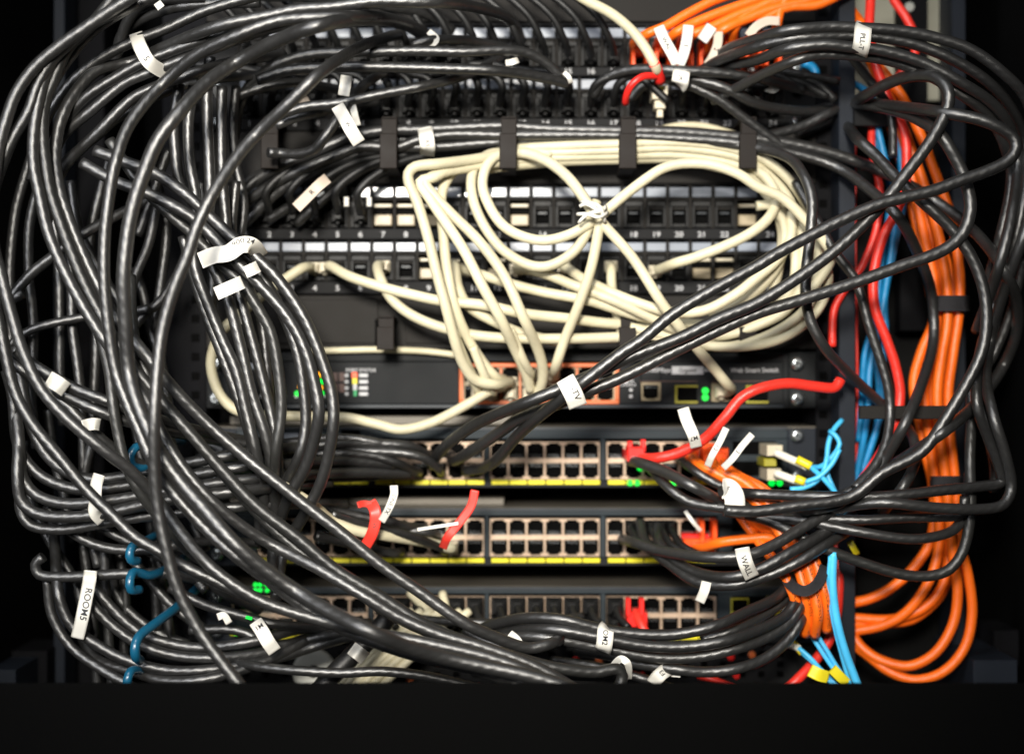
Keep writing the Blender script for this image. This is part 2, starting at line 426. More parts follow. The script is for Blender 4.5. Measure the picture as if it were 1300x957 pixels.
def finger(root, x, y0, y1, d=52, w=20):
    b = MB(); ym = y0+(y1-y0)*.33
    b.box(x-w/2, y0, x+w/2, ym, d-6, d-11, 'finger'); b.box(x-w/2-2, ym-1, x+w/2, y1, d, d-5, 'finger')
    b.box(x-w/2+1, y0-1, x+w/2-1, y0+3, d-6, 0, 'finger'); b.box(x-w/2+1, y1-5, x+w/2-1, y1-1, d-2, 0, 'finger')
    return b.build('finger', root)
r = empty('cable_manager', P(650, 234, 0), 'wide cable manager with five tall black fingers holding cream cables', 'cable manager', 'cable managers')
bx('back_plate', 262, 167, 1036, 233, -1, -4, 'panelb', r)
for x in (343, 494, 646, 798, 951): finger(r, x, 149, 214)
r = empty('cable_manager', P(650, 444, 0), 'dark cable manager with short fingers above the web switch', 'cable manager', 'cable managers')
b = MB(); b.box(262, 375, 1036, 443, -1, -4, 'panelb'); b.box(330, 380, 480, 436, .6, -1, 'panelb'); b.box(515, 380, 640, 436, .6, -1, 'panelb'); b.build('back_plate', r)
for x in (490, 798, 951): finger(r, x, 402, 444, 44)
bx('slot', 476, 405, 497, 439, 1.4, .4, 'cavity', r)

# ------------------------------------------------------------------ RJ45 ports, one shared mesh
def port_mesh(w, h, m, t=1.35):
    b = MB(); x0, y0 = CX-w/2, CY-h/2; x1, y1 = CX+w/2, CY+h/2
    b.box(x0, y0, x0+t, y1, -.4, -6, m); b.box(x1-t, y0, x1, y1, -.4, -6, m)
    b.box(x0+t, y1-t*1.3, x1-t, y1, -.6, -6, m); b.box(x0+t, y0, x1-t, y0+t*.9, -.6, -6, m)
    b.box(x0+t, y0+t*.9, x0+w*.22, y0+h*.17, -.8, -6, m); b.box(x1-w*.22, y0+t*.9, x1-t, y0+h*.17, -.8, -6, m)
    b.box(x0+t, y0+t, x1-t, y1-t, -6.5, -7.5, 'cavity')
    for i in range(6):
        xx = x0+w*.24+i*w*.52/5; b.box(xx-.35, y1-h*.3, xx+.35, y1-t*1.3, -3, -6, 'screw')
    me_o = b.build('port'); me = me_o.data; org = ORG[me_o]; bpy.data.objects.remove(me_o)
    return me, org-P(CX, CY, 0)
PM, POFF = port_mesh(23.0, 22.5, 'shield')
PG, GOFF = port_mesh(24.5, 23, 'goldport', 2.2)
def port(root, x, y, flip=False, me=PM, off=POFF, name='port'):
    o = bpy.data.objects.new(name, me); COL.objects.link(o); o.parent = root
    of = off.copy()
    if flip: o.rotation_euler = (0, math.pi, 0); of.z = -of.z; of.x = -of.x
    w = P(x, y, 0)+of; ORG[o] = w; o.location = w-ORG[root]; return o

def leds(root, pts, m='green', name='led', d=1.2, r=4.2):
    for (x, y) in pts:
        b = MB(); b.cyl(x, y, r, d+.6, d-1, m, 14); b.build(name, root)
BLK = (327.5, 475, 622, 770)
def switch48(label, y0, y1, r1, r2, yy, lip=18, right=True):
    root = empty('network_switch', P(650, y1, 0), label, 'network switch', 'rack switches with rows of copper coloured ports')
    b = MB()
    b.box(262, y0, 1036, y0+6, -1, -250, 'chassis'); b.box(262, y0+6, 1036, y1, -14, -250, 'fasciad', kd=0)
    b.build('chassis', root)
    f = MB()
    f.box(300, y0+3, 1000, r1[0]-4, 0, -14, 'fascia'); f.box(300, y0+1, 1000, y0+5, .8, -3, 'ridge')
    f.box(300, r2[1]+2, 1000, y1, 0, -14, 'fasciad')
    f.box(300, r1[0]-4, BLK[0]-2, r2[1]+2, -.3, -14, 'fascia'); f.box(BLK[3]+6*23.2+2, r1[0]-4, 1000, r2[1]+2, -.3, -14, 'fascia')
    for i in range(3): f.box(BLK[i]+6*23.2+1, r1[0]-4, BLK[i+1]-1, r2[1]+2, -.3, -14, 'fascia')
    for i in range(4):
        f.box(BLK[i]+1, (r1[1]+r2[0])/2-1.6, BLK[i]+6*23.2, (r1[1]+r2[0])/2+1.6, -.5, -14, 'shield')
    f.box(262, y0+2, 300, y1, -.6, -4, 'post'); f.box(1000, y0+2, 1036, y1, -.6, -4, 'post')
    f.box(930, r1[0]-1, 985, r1[0]+16, .3, -2, 'cavity'); f.box(930, r2[0]-1, 985, r2[1]-4, .3, -2, 'cavity')
    f.build('front_panel', root)
    s = MB()
    for bx0 in BLK:
        for k in range(6): s.box(bx0+2+k*23.2, yy, bx0+23.6+k*23.2, yy+5.5, .7, -.2, 'yellow')
    s.build('yellow_port_strip', root)
    for bx0 in BLK:
        for k in range(6):
            port(root, bx0+11.6+k*23.2, (r1[0]+r1[1])/2); port(root, bx0+11.6+k*23.2, (r2[0]+r2[1])/2, True)
    for x in (274, 1013): 
        screw(x, y0+12, root, 8.5); screw(x, y1-14, root, 8.5)
    return root
sw1 = switch48('upper of the three copper-port switches, red plug and black cables in it', 541, 619, (561, 583.5), (586.5, 608), 609.5)
leds(sw1, [(800, 613), (809, 613), (855, 613), (980, 613), (990, 613), (338, 548), (813, 594)], r=3.8)
bx('display', 360, 550, 379, 557, .8, -.5, 'window', sw1); bx('display', 408, 552, 415, 557, .8, -.5, 'lcwhite', sw1)
b = MB(); b.box(433, 545, 457, 558, 1, -1, 'cavity'); b.box(434, 555, 456, 558.5, 1.6, -1, 'lcwhite'); b.build('usb_socket', sw1)
sw2 = switch48('middle of the three copper-port switches, cream cable plugged into it', 644, 718, (658.5, 681), (684, 705.5), 708.5)
sw3 = switch48('lowest of the three copper-port switches, behind black boots', 744, 816, (757.5, 780), (783, 804.5), 806)
leds(sw3, [(324, 742), (330, 742), (338, 742), (324, 749), (330, 749), (339, 749), (317, 784)], r=2.6, d=2)
bx('sfp_port', 294, 757, 318, 781, 1.5, -1, 'goldport', sw3); bx('sfp_opening', 297, 758, 315, 774, 2.2, 1, 'cavity', sw3)
bx('status_light', 292, 800, 308, 807, 1.5, -1, 'yellow', sw3); leds(sw3, [(299, 803.5)], r=2.6, d=2.2)
bx('sfp_port', 928, 759, 951, 781, 1.5, -1, 'olive', sw3); bx('sfp_opening', 930, 761, 949, 776, 2.2, 1, 'cavity', sw3)
# bottom unit
r = empty('network_device', P(650, 900, 0), 'black perforated unit with red and orange dots under the lowest switch', 'network device')
b = MB(); b.box(262, 819, 1036, 1000, -2, -250, 'panel'); b.build('chassis', r)
v = MB()
for i in range(30):
    for j in range(3): v.box(285+i*24.2, 826+j*13, 285+i*24.2+8, 833+j*13, -1.2, -2.5, 'cavity')
v.build('vents', r)
for i, (x, y, m) in enumerate([(730, 838, 'redplastic'), (760, 840, 'oframe'), (815, 858, 'redplastic'), (955, 831, 'oframe'), (935, 857, 'redplastic'), (908, 862, 'oframe'), (557, 840, 'oframe'), (610, 850, 'redplastic'), (928, 834, 'redplastic'), (520, 862, 'oframe')]):
    b = MB(); b.cyl(x, y, 4.5, 0, -3, m, 14); b.build('connector_dot', r)
b = MB(); b.cyl(398, 852, 27, 8, 2, 'disc', 40); b.cyl(398, 852, 8, 8.6, 7, 'cavity', 20); tag(b.build('velcro_reel'), 'pale grey round disc behind the cables at the bottom', 'reel')

# ------------------------------------------------------------------ web smart switch
ws = empty('network_switch', P(650, 518, 0), 'black smart switch with orange framed ports and coloured status lights', 'network switch')
b = MB(); b.box(262, 447, 1036, 450, 0, -200, 'fasciad'); b.box(262, 450, 1036, 518, -9, -200, 'fasciad', kd=0); b.build('chassis', ws)
f = MB(); f.box(292, 449, 1000, 459, 3, -1, 'fasciad'); f.box(292, 513.5, 1000, 518, 3, -1, 'ridge'); f.box(292, 459, 583, 513, 1.5, -1, 'fasciad'); f.box(262, 449, 292, 518, -.5, -9, 'fasciad'); f.box(1001, 449, 1036, 518, -.5, -9, 'fasciad'); f.box(786, 459, 813.8, 513, 1.5, -9, 'fasciad'); f.box(839.2, 459, 903.3, 513, 1.5, -9, 'fasciad'); f.box(928.7, 459, 1000, 513, 1.5, -9, 'fasciad'); f.box(813.8, 459, 839.2, 485, 1.2, -9, 'fasciad'); f.box(903.3, 459, 928.7, 486, 1.2, -9, 'fasciad'); f.box(813.8, 509, 839.2, 513, 1.2, -9, 'fasciad'); f.box(903.3, 510, 928.7, 513, 1.2, -9, 'fasciad')
f.box(994, 449, 1001, 518, 3.4, -1, 'fasciad'); f.build('front_panel', ws)
f = MB()
f.box(583, 461, 786, 466, 2, -1, 'oframe'); f.box(583, 508, 786, 513, 2, -1, 'oframe'); f.box(583, 466, 588, 508, 2, -1, 'oframe'); f.box(781, 466, 786, 508, 2, -1, 'oframe')
for i in range(7): f.box(588+24.1*(i+1)-1.2, 466, 588+24.1*(i+1)+1.2, 508, .4, -1, 'oframe')
f.build('orange_port_frame', ws)
for i in range(8):
    port(ws, 600+i*24.1, 476, False, PG, GOFF); port(ws, 600+i*24.1, 498.5, True, PG, GOFF)
port(ws, 826.5, 497, True, PG, GOFF, 'console_port'); port(ws, 916, 498, True, PG, GOFF, 'combo_port')
for x in (857, 947):
    f = MB(); f.box(x, 489, x+3, 512, 2, 1, 'olive'); f.box(x+3, 509, x+29, 512, 2, 1, 'olive'); f.box(x+3, 489, x+29, 491.5, 2, 1, 'olive'); f.box(x+3.5, 492, x+28, 508.5, 1.8, .5, 'cavity'); f.build('sfp_slot', ws)
leds(ws, [(895.5, 496), (895.5, 504.5)], r=4.3, d=2)
leds(ws, [(377, 499.5), (383, 500), (407, 484), (411, 484.5), (408, 499)], r=3.3, d=2); leds(ws, [(381, 491), (402, 475), (406, 475.5), (407, 492), (404, 491)], 'amber', r=3, d=2)
mk = MB()
t = MB()
addtext(t, '10/100Mbps', 832, 470, 8, 1.9, 'white'); addtext(t, 'Web Smart Switch', 958, 470, 8, 1.9, 'white'); addtext(t, '4-Port', 903, 470, 7, 1.9, 'white')
mk.box(853, 465, 893, 475, 1.9, 1.4, 'white'); addtext(t, 'Gigabit', 873, 470, 8, 2.3, 'cavity')
addtext(t, 'SYSTEM', 797, 484, 4.5, 1.9, 'white'); addtext(t, 'CONSOLE', 797, 488.5, 4.5, 1.9, 'white')
for q in ((801, 495), (801, 503), (795, 484.5)): mk.cyl(q[0], q[1], 2.2, 2, 1.3, 'white', 12)
mk.box(812, 483.5, 886, 484.5, 1.9, 1.4, 'brown'); mk.box(903, 483.5, 975, 484.5, 1.9, 1.4, 'brown')
addtext(t, 'PORT STATUS', 458, 470, 6, 1.9, 'white')
for i, yy in enumerate((476.5, 484.5, 492.5, 500)): 
    mk.box(456, yy-2.2, 467, yy+2.2, 1.9, 1.4, 'white'); mk.cyl(440, yy, 2.4, 2, 1.3, 'white', 12)
for x in (425, 434):
    mk.box(x-3.5, 473, x+3.5, 484, 1.9, 1.4, 'brown'); mk.box(x-3.5, 487, x+3.5, 498, 1.9, 1.4, 'brown')
for x in (331, 343, 361, 376, 412): mk.cyl(x, 503, 2.4, 2, 1.3, 'white', 12)
for x in (318, 332, 340): mk.box(x-5, 461, x+5, 469, 1.9, 1.4, 'window')
mk.build('printed_marks', ws)
t.build('printed_lettering', ws)
t = MB()
for i, m in enumerate(('oframe', 'yellow', 'white', 'green')): 
        t.box(446.5+i*.8, 472.5+i*7.6, 453.5-i*.2, 480+i*7.6, 2, 1.4, {'oframe': 'orplastic', 'yellow': 'yellow', 'white': 'white', 'green': 'greenpaint'}[m])
t.build('status_bar', ws)
for x in (272, 1013):
    for y in (461, 506): screw(x, y, ws, 9)
# added pale shelf imitates the lit switch tops, cut short where they dim
o = bx('lit_top_slat', 292, 528, 660, 539, -8, -180, 'chassis'); tag(o, 'beige metal shelf added as the lit switch top under the smart switch', 'slat')
o = bx('lit_top_slat', 292, 632, 640, 641, -20, -180, 'chassis'); tag(o, 'beige metal shelf added as the lit switch top between the upper two copper-port switches', 'slat')
# ------------------------------------------------------------------ left: big front cables
GL = 'black cables sweeping down the left side'
cab('frontmost black cable, running the full height of the picture left of centre', '505,44,40 493,47,60 457,60 405,94 365,133 326,170,180 301,199 269,248 250,288 238,325 222,364 207,416 200,468 196,535,205 196,590 200,640 209,687 225,745 251,797 282,841 312,880,205 330,915', 8.2, 200, key='LE', g=GL)
cab('thickest long black cable, arching down the left and out along the bottom', '556,62,20 548,52,30 528,37,60 496,26 457,25 405,33 352,52 301,79,150 261,107 227,144 201,178 183,220 170,259 162,298 157,351 159,403 163,468,175 170,500 183,535 199,568 222,603 258,645 298,690,195 340,725 378,751 418,775 470,801,215 520,822 561,834 610,845 672,858 720,872 780,895', 9.6, 185, key='LD', g=GL)
cab('shiny black cable just below the thickest one in the lower left', '560,62,20 540,48,40 510,29 484,22 444,21 405,22 352,27 302,45 250,70 209,105,150 183,133 160,167 146,209 139,246 133,298 132,351 136,403 146,468,168 160,508 176,545 196,590,175 222,628 262,672 300,706,180 339,735 378,764 418,789 470,812 530,832 590,846 660,868 700,885', 8.2, 170, key='LC', g=GL)
cab('topmost black cable of the diagonal bundle, passing below the red flags', '662,52,20 655,35,30 640,20 600,9 560,4 522,3 478,2 420,9 378,12 340,20 275,34 209,60 170,78,115 125,89 102,110 82,141,140 73,170 70,205 76,245 84,270 97,304 112,338 126,366 145,400 170,432 196,464,160 222,495 261,535 301,571 340,603 392,644 436,678 483,716 535,752 588,789 628,808 670,822 700,816,130 716,808,90', 8.0, 150, key='D1', g=GL)
cab('second black cable of the diagonal bundle, bearing pale green printing', '150,-10 118,30 86,62 68,102 57,131 54,170 58,209 64,244 73,272 88,313 107,359 130,403 152,440 177,475 209,513 240,548 278,592 326,643 378,683 425,722 483,757 535,790 575,808 640,829 700,846 755,853 783,849 790,858,150 782,885', 8.0, 158, m='blackp', g=GL)
cab('third black cable of the diagonal bundle, half hidden between its neighbours', '175,2 145,16 118,30 86,54 62,86 50,126 43,170 43,209 51,250 60,290 72,322 90,360 110,396 130,428 158,466 186,508,160 206,550 232,592 268,634 308,668 350,694,150 405,722 462,756 509,784 561,806 610,820 680,846 740,880', 7.8, 163, g=GL)
cab('dull black cable from the far left edge running into the diagonal bundle', '175,-8 140,14 108,36 78,57 44,86 21,118 8,152 -1,185 -10,260 -8,310 2,350 16,403 29,445 52,493 86,532 131,570 167,598 200,634,150 230,676 262,714 300,744 340,766 400,785 470,802 540,815 640,840 720,875', 8.0, 172, g=GL)
cab('outermost black cable at the left edge, crossing over the looped cables\' white strip', '110,34 72,70 50,104 37,141 16,178 3,209 -9,250 -16,310 -12,360 -2,405 8,455 20,500 41,538 78,583 110,622 144,655 170,680 200,698,168 230,716 265,733 305,752 352,770 405,787 460,804 530,824 620,850 690,880', 7.8, 165, g=GL)
cab('black cable left of the frontmost one, upright with green printing on its jacket', '118,400,140 130,438 138,470 143,510 150,550 160,590 178,625 205,660 240,700,130', 7.2, 155, m='blackp', g=GL)
cab('black cable with green flecks in the gap right of the vertical bundle', '166,350,120 168,400 176,450 198,495 240,548 282,600 330,655 380,700 440,742 500,782 570,812,140 640,830', 7.2, 146, m='blackp', g=GL)
GF = 'black cables fanning over the upper left corner'
for i, s in enumerate(['330,-6 262,14 209,38 173,52 131,73 99,97 80,118 62,145 50,175,120 40,230',
    '400,16,60 340,31 275,46 215,66 178,81 146,99 110,123 81,157 66,190 60,240,110',
    '395,30,60 340,38 270,62 220,80 186,94 157,107 118,139 78,175 66,215 64,260,110',
    '360,70,60 300,78 250,92 199,110 167,126 126,167 84,209 70,240 60,280,100',
    '330,95,60 250,105 200,122 150,150 120,176 88,199 66,240,100',
    '330,3 235,8 190,20 165,34 154,47 150,60,60',
    '260,-4 188,2 172,14 160,32 154,50 146,80,60',
    '210,-10 165,10 118,40 88,74 66,110 50,160,150']):
    cab(['highest black cable of the upper left fan, passing under the white strip', 'second black cable of the upper left fan, under the middle of the white strip', 'third black cable of the upper left fan, under the white strip\'s lower end', 'fourth black cable of the upper left fan, just below the white strip', 'lowest thin black cable of the upper left fan in the shade', 'dark cable arching along the very top left of the cabinet', 'short dark cable bending down at the very top left', 'broad black cable on the outer shoulder of the upper left fan'][i], s, 7.2 if i != 4 else 6, [128, 134, 130, 126, 105, 90, 96, 150][i], g=GF)
# centre-left drop
GC = 'black cables dropping in front of the smart switch'
cab('right-hand black cable of the drop in front of the smart switch', '120,192 162,207 196,220 235,246 261,270 295,301 327,328 352,353 386,403 410,460 422,503 423,540 415,587 405,618 388,650,110 360,700,80 350,760', 8.0, 130, key='G1', g=GC)
cab('second black cable from the right in the drop before the smart switch', '104,207 146,230 188,246 235,270 262,292 300,332 334,366 365,403 386,442 400,490 405,525 397,566 386,597 366,632,110 348,690,80 345,740', 8.0, 132, g=GC)
cab('black cable with olive printing in the drop before the smart switch', '139,178 150,195 183,240 215,272 243,296 275,330 305,358 330,395 345,425 355,482 357,522 350,574 349,610 352,680,80', 7.4, 118, m='blackp', g=GC)
cab('third black cable from the right in the drop, next to the small green lights', '228,107 222,146 222,183 230,235 250,262 290,300 335,355 360,400 378,450 386,500 388,540 381,576 365,612 350,680,80', 7.4, 112, g=GC)
cab('leftmost black cable of the drop in front of the smart switch ears', '246,110 239,157 241,209 248,248 246,300 248,340 261,377 282,429 300,470 312,520 324,570 332,610 340,690,80', 7.6, 114, g=GC)
cab('second black cable from the left in the drop before the smart switch', '267,73 263,110 265,183 267,248 264,300 270,336 288,377 306,442 320,500 338,555 346,600 352,690,80', 7.6, 110, g=GC)
cab('black cable in the middle of the drop, below the small white square', '282,110 281,157 282,222 286,270 292,330 304,374 316,416 330,468 343,520 352,570 354,620 350,690,80', 7.2, 104, g=GC)
cab('lowest left black cable of the drop, squeezed beside the cream loop', '232,300 246,350 262,400 280,446 300,500 316,550 326,600 330,690,80', 7, 100, g=GC)
cab('thin black cable in the drop behind the printed one', '300,230 296,300 310,350 330,400 338,460 344,520 348,580 346,690,80', 6.2, 88, g=GC)
# looped horizontals at left
GH = 'black cables looping back from the left edge at mid height'
for i, s in enumerate(['20,440 29,495 39,540 58,576 86,600 118,608 146,606 188,598 235,588 288,579 340,572 400,566,60 470,560,40',
  '8,470 16,501 24,566 50,602 92,620 131,620 183,613 235,604 301,594 360,590 430,585,60 500,590,40',
  '8,450,90 14,490 21,530 25,565 29,605 47,628 84,639 131,636 173,630 235,619 300,610 380,604 440,600,60 520,600,30',
  '12,480,90 20,530 23,570 22,604 27,636 48,652 86,656 131,652 183,641 235,632 300,624 360,618 420,612,60',
  '34,600 25,640 38,666 78,672 131,664 183,656 240,650 300,644 360,640 440,640,40',
  '55,706 45,716 50,729 75,732 105,731 157,728 217,728 262,740 290,756,70 330,774,50',
  '60,640 75,662 105,684 131,694 162,698 200,696 235,690 270,686 330,690,60',
  '50,650 90,655 120,666 146,679 167,689 200,705 235,722,80 262,750',
  '30,372 13,380 39,348 65,327 105,298 146,275 167,264 200,250,60',
  '12,440 24,427 52,414 105,403 150,398,70 190,392',
  '0,446 10,455 40,478 78,500 131,524 183,542 225,550 270,558,80 340,566,60 420,576,50 480,582,30',
  '20,446 44,464 89,490 133,508 170,522 215,536 260,548,90 320,560,60 400,568,50 470,574,30',
  '60,500 85,514 105,535 144,569 180,590 220,600,100']):
    cab(['uppermost black cable looping back under the white strip at left', 'second black cable looping back under the white strip at left', 'third black cable looping back under the white strip at left', 'fourth black cable looping back under the white strip at left', 'lowest black cable looping back at the tip of the white strip at left', 'straight black cable that carries the long white flag at lower left', 'black cable passing through the upper blue ring hook', 'black cable dipping from the loop to the blue ring hook', 'black cable rising from the left edge across the far left uprights', 'thin dull black cable crossing the far left uprights lower down', 'lower black cable under the small white wrap at left', 'upper black cable under the small white wrap at left', 'short black cable wrapped by the second small white wrap at left'][i], s, [7.6, 7.6, 7.6, 7.8, 7, 7, 6.8, 6.4, 7, 6, 7.2, 7.2, 7][i], [100, 106, 112, 118, 104, 96, 90, 84, 90, 80, 148, 150, 142][i], g=GH, key='HC%d' % i)
# lower-left arcs
GA = 'black cables curving through the lower left corner'
for i, s in enumerate(['64,640,50 70,690 73,745 81,776 94,797 118,815 157,836 209,850 261,850 340,838 400,820,70 450,806',
  '110,755 120,771 146,797 178,818 222,832 275,835 335,828 390,812,70 450,800',
  '112,730 126,752 157,786 183,805 222,818 261,822 320,814 372,800 430,792,60',
  '96,790,60 120,835,80 170,853 209,864 261,862 330,842 390,812,70',
  '190,830,50 240,840,70 310,843 329,846 378,851 431,854 483,852 535,857 588,868,110 640,880',
  '200,700 225,692 250,708 275,728 300,760,50',
  '215,745 262,768 310,782 350,792 410,796 470,790,50', '240,800 300,800 350,818 400,806 460,786,40', '60,735 66,780 90,820 130,850 170,872,100']):
    cab(['outer black cable of the lower left arcs, ending the long white flag', 'second black cable of the lower left arcs', 'innermost black cable of the lower left arcs above the lowest blue hook', 'lowest black cable of the lower left arcs', 'flat black cable passing in front of the pale disc at the bottom', 'dark cable slanting right under the upper blue hooks', 'dark cable behind the folded white flag near the small green lights', 'dim black cable under the folded white flag', 'black cable along the extreme lower left'][i], s, [7.2, 7.2, 7, 7, 6.6, 6.6, 6.6, 6.4, 6.6][i], [100, 96, 90, 106, 112, 104, 86, 80, 88][i], g=GA, key='AC%d' % i)
cab('very thick black cable at the bottom with a white band near its top', '398,890,90 412,868 446,833 474,806 492,784,70', 12.5, 86, m='blacks', key='THICK')
# dim uprights behind
GU = 'dim black uprights behind the left cables'
ups = ['60,140 40,200 22,260 16,300 13,338 13,377 14,440 18,520', '72,180 52,230 38,285 37,351 42,403 42,455 40,500 46,570', '66,260 74,330 76,416 76,470 80,540', '84,270 90,340 92,416 99,468 104,520 106,600', '140,200 128,240 115,298 118,340 122,420 118,520 112,600',
 '199,262 188,311 170,356 160,400 150,450', '172,340 183,377 191,416 204,455 215,520', '150,440 170,416 183,400 204,382 225,350', '105,690 112,740 120,800 124,870', '132,690 134,750 138,810 142,870', '152,700 160,760 158,820 160,870',
 '118,560 108,600 112,660 125,720', '172,540 182,600 190,660 196,730 200,800', '212,540 228,600 240,650 262,700', '184,600 196,660 206,740 218,820 222,870', '30,560 36,620 60,680 96,740 110,800', '135,700 152,760 196,800 240,818',
 '90,230 100,290 120,330 150,380 176,410', '190,210 205,250 212,290 206,350 196,420', '150,690 176,720 220,770 262,800', '60,520 68,580 84,640 90,690', '215,190 205,215 190,260 175,300', '255,230 262,290 270,350 268,400', '300,110 296,160 300,210 310,260 300,330']
ul = ['dim upright nearest the left edge', 'dim upright second from the left edge', 'dim upright by the grey post at mid height', 'dim upright a little right of the grey post', 'dim bowed cable behind the vertical bundle', 'dark cable slanting down left behind the upright pair', 'dark cable slanting down right behind the upright pair', 'short dark cable crossing behind the upright pair', 'dim upright below the long white flag', 'dim upright just right of the long white flag', 'dim upright left of the blue hooks at the bottom', 'dim cable beside the strip of the looped cables', 'dim cable behind the top blue hook', 'dim cable slanting behind the diagonal bundle', 'dim cable behind the lower blue hooks', 'dim cable sloping inside the lower left corner', 'dim cable sloping toward the lowest blue hook', 'dim cable crossing behind the inner verticals', 'dim upright in the gap above the white strip', 'dim cable sloping between the blue hooks', 'dim upright behind the small white wraps', 'dim short slanted cable in the upper left gap', 'dim upright just left of the white strip', 'dim upright left of the panel labels']
for i, s in enumerate(ups): cab('black cable, '+ul[i], s, 6.4, 48+(i*17) % 34, g=GU, m='black')

# ------------------------------------------------------------------ top left horizontals
GT = 'black cables running across the upper patch panels'
top = [('black cable beginning a loop at the upper left of the panels, dark and thin', '298,175,40 303,141 316,110 352,82 392,70 441,67 500,65', 7, 70),
 ('bright topmost horizontal black cable ending in a white stub', '470,68 486,66 535,65 588,66 640,64 668,67 693,80 712,98,62', 7, 84),
 ('second bright horizontal black cable ending in a white stub', '326,102 365,90 418,86 451,85 500,86 561,88 620,90 659,94 698,101 722,107,60', 7.2, 88),
 ('short dark black cable under the two bright horizontals at left', '296,124 340,110 384,105 420,112 455,118,30', 6.6, 60),
 ('black cable slanting gently upward across the second panel', '355,146 386,136 431,131 483,120 535,110 588,97 627,78 650,60,20', 6.4, 78),
 ('black cable low across the left of the second panel', '350,160 378,149 405,143 440,136 480,128,30', 6.4, 66),
 ('black cable curling down across the white flags of the upper left', '490,92,50 478,97 457,114 431,148 412,175 399,190 378,196 357,195,70 340,194', 6.8, 98),
 ('black cable arched above the bright horizontals near the curved white tag', '522,58 545,52 575,51 601,53 640,62 662,74,20', 6.6, 76),
 ('black cable along the top edge left of centre', '330,-4 420,-2 490,8 545,20 575,40,20', 6.8, 60)]
for l, s, r, d in top: cab(l, s, r, d, g=GT)
GM = 'black cables threaded through the wide cable manager'
mg = [('topmost black cable in the wide cable manager', '290,260,30 326,228 365,207 405,190 444,174 483,166,36 530,165 588,162 640,160 700,164 780,166 860,168 930,174 1000,182 1060,196 1115,216 1156,236 1187,255 1221,280 1248,306 1274,343,100 1290,382 1290,424 1272,468 1238,514 1195,550,120 1156,576 1117,600 1080,624 1040,638 1000,643 960,646 925,640 881,618,90 842,598 811,587,50 800,584,20', 7.6, 40, 'NRUN'),
 ('second black cable in the wide cable manager, under a white wrap', '296,272,20 330,244 370,222 420,200 460,186 504,187,36 530,178 570,171 640,172 780,172 900,178 950,184,44 1012,196 1065,214 1106,243 1140,275,90 1164,319 1182,369 1186,424 1177,468 1150,535,100 1122,584 1095,618 1060,640,105 1000,652', 7.2, 40, None),
 ('third black cable in the wide cable manager, diving down beside the patch panels', '310,285,20 350,247 400,216 450,197 483,189,32 560,186 640,180 780,178 900,182 960,188,48 1002,201 1022,226,90 1031,254,96 1029,298,98 1023,351,98 1026,398,98 1044,437,95 1072,469 1117,511 1146,536 1160,558 1161,587 1146,618,95 1120,650', 7, 34, None),
 ('fourth black cable of the wide cable manager at its left end', '340,280,16 395,246 430,222 460,206 484,197,26 540,192,20', 6.6, 30, None),
 ('fifth black cable of the wide cable manager at its left end', '300,240,20 345,214 395,196 440,184 484,178,24 560,178 640,176,22', 6.6, 30, None),
 ('lowest black cable of the wide cable manager at its left end', '375,285,12 415,250 446,224 470,210 500,204,18', 6.4, 26, None)]
for l, s, r, d, k in mg: cab(l, s, r, d, g=GM, key=k)

# patch cords with plugs, panels A and B
GPA = 'black patch cords in the uppermost patch panel'
for n in range(0, 17):
    x = 316.5+n*28.9
    c = cab('short black patch cord plugged into port %d of the uppermost patch panel' % (n+1), f'{x:.0f},70,16 {x-1:.0f},62,24 {x-6:.0f},48,34 {x-20:.0f},22,40 {x-46:.0f},-2,42 {x-80:.0f},-22,42', 4.6, 30, 'blacks', GPA, wob=.0015)
    plug(c, x, 70, -3, L=20)
GPB = 'black patch cords in the second patch panel'
for n in range(0, 24):
    x = 316.5+n*28.9
    if n == 18: continue
    if n < 15: s = f'{x:.0f},134,16 {x:.0f},124,28 {x+3:.0f},112,36 {x-4:.0f},98,38 {x-30:.0f},{84+n%3*4},38 {x-70:.0f},{82+n%4*3},36'
    else: s = f'{x:.0f},134,16 {x+1:.0f},122,28 {x+6:.0f},108,36 {x+22:.0f},98,40 {x+60:.0f},{96+n%3*6},42 {min(x+100,1062):.0f},{110+n%4*6},42'
    c = cab('short black patch cord plugged into port %d of the second patch panel' % (n+1), s, 5, 30, 'blacks', GPB, wob=.0015)
    plug(c, x, 134, -3, L=20, h=19)
GPC = 'black patch cords at the left end of the third patch panel'
for n in range(0, 6):
    x = 313+n*28.9
    c = cab('short black patch cord plugged into port %d of the third patch panel' % (n+1), f'{x:.0f},272,16 {x-1:.0f},262,28 {x-4:.0f},246,36 {x+14:.0f},226,36 {x+50:.0f},206,32 {x+90:.0f},196,26', 5.2, 30, 'blacks', GPC, wob=.0015)
    plug(c, x, 272, -3, L=22, h=20)
    if n in (4, 5):
        b = MB(); b.box(x+8, 250, x+14, 262, 26, 24, 'paper'); b.build('tag_stub', c)

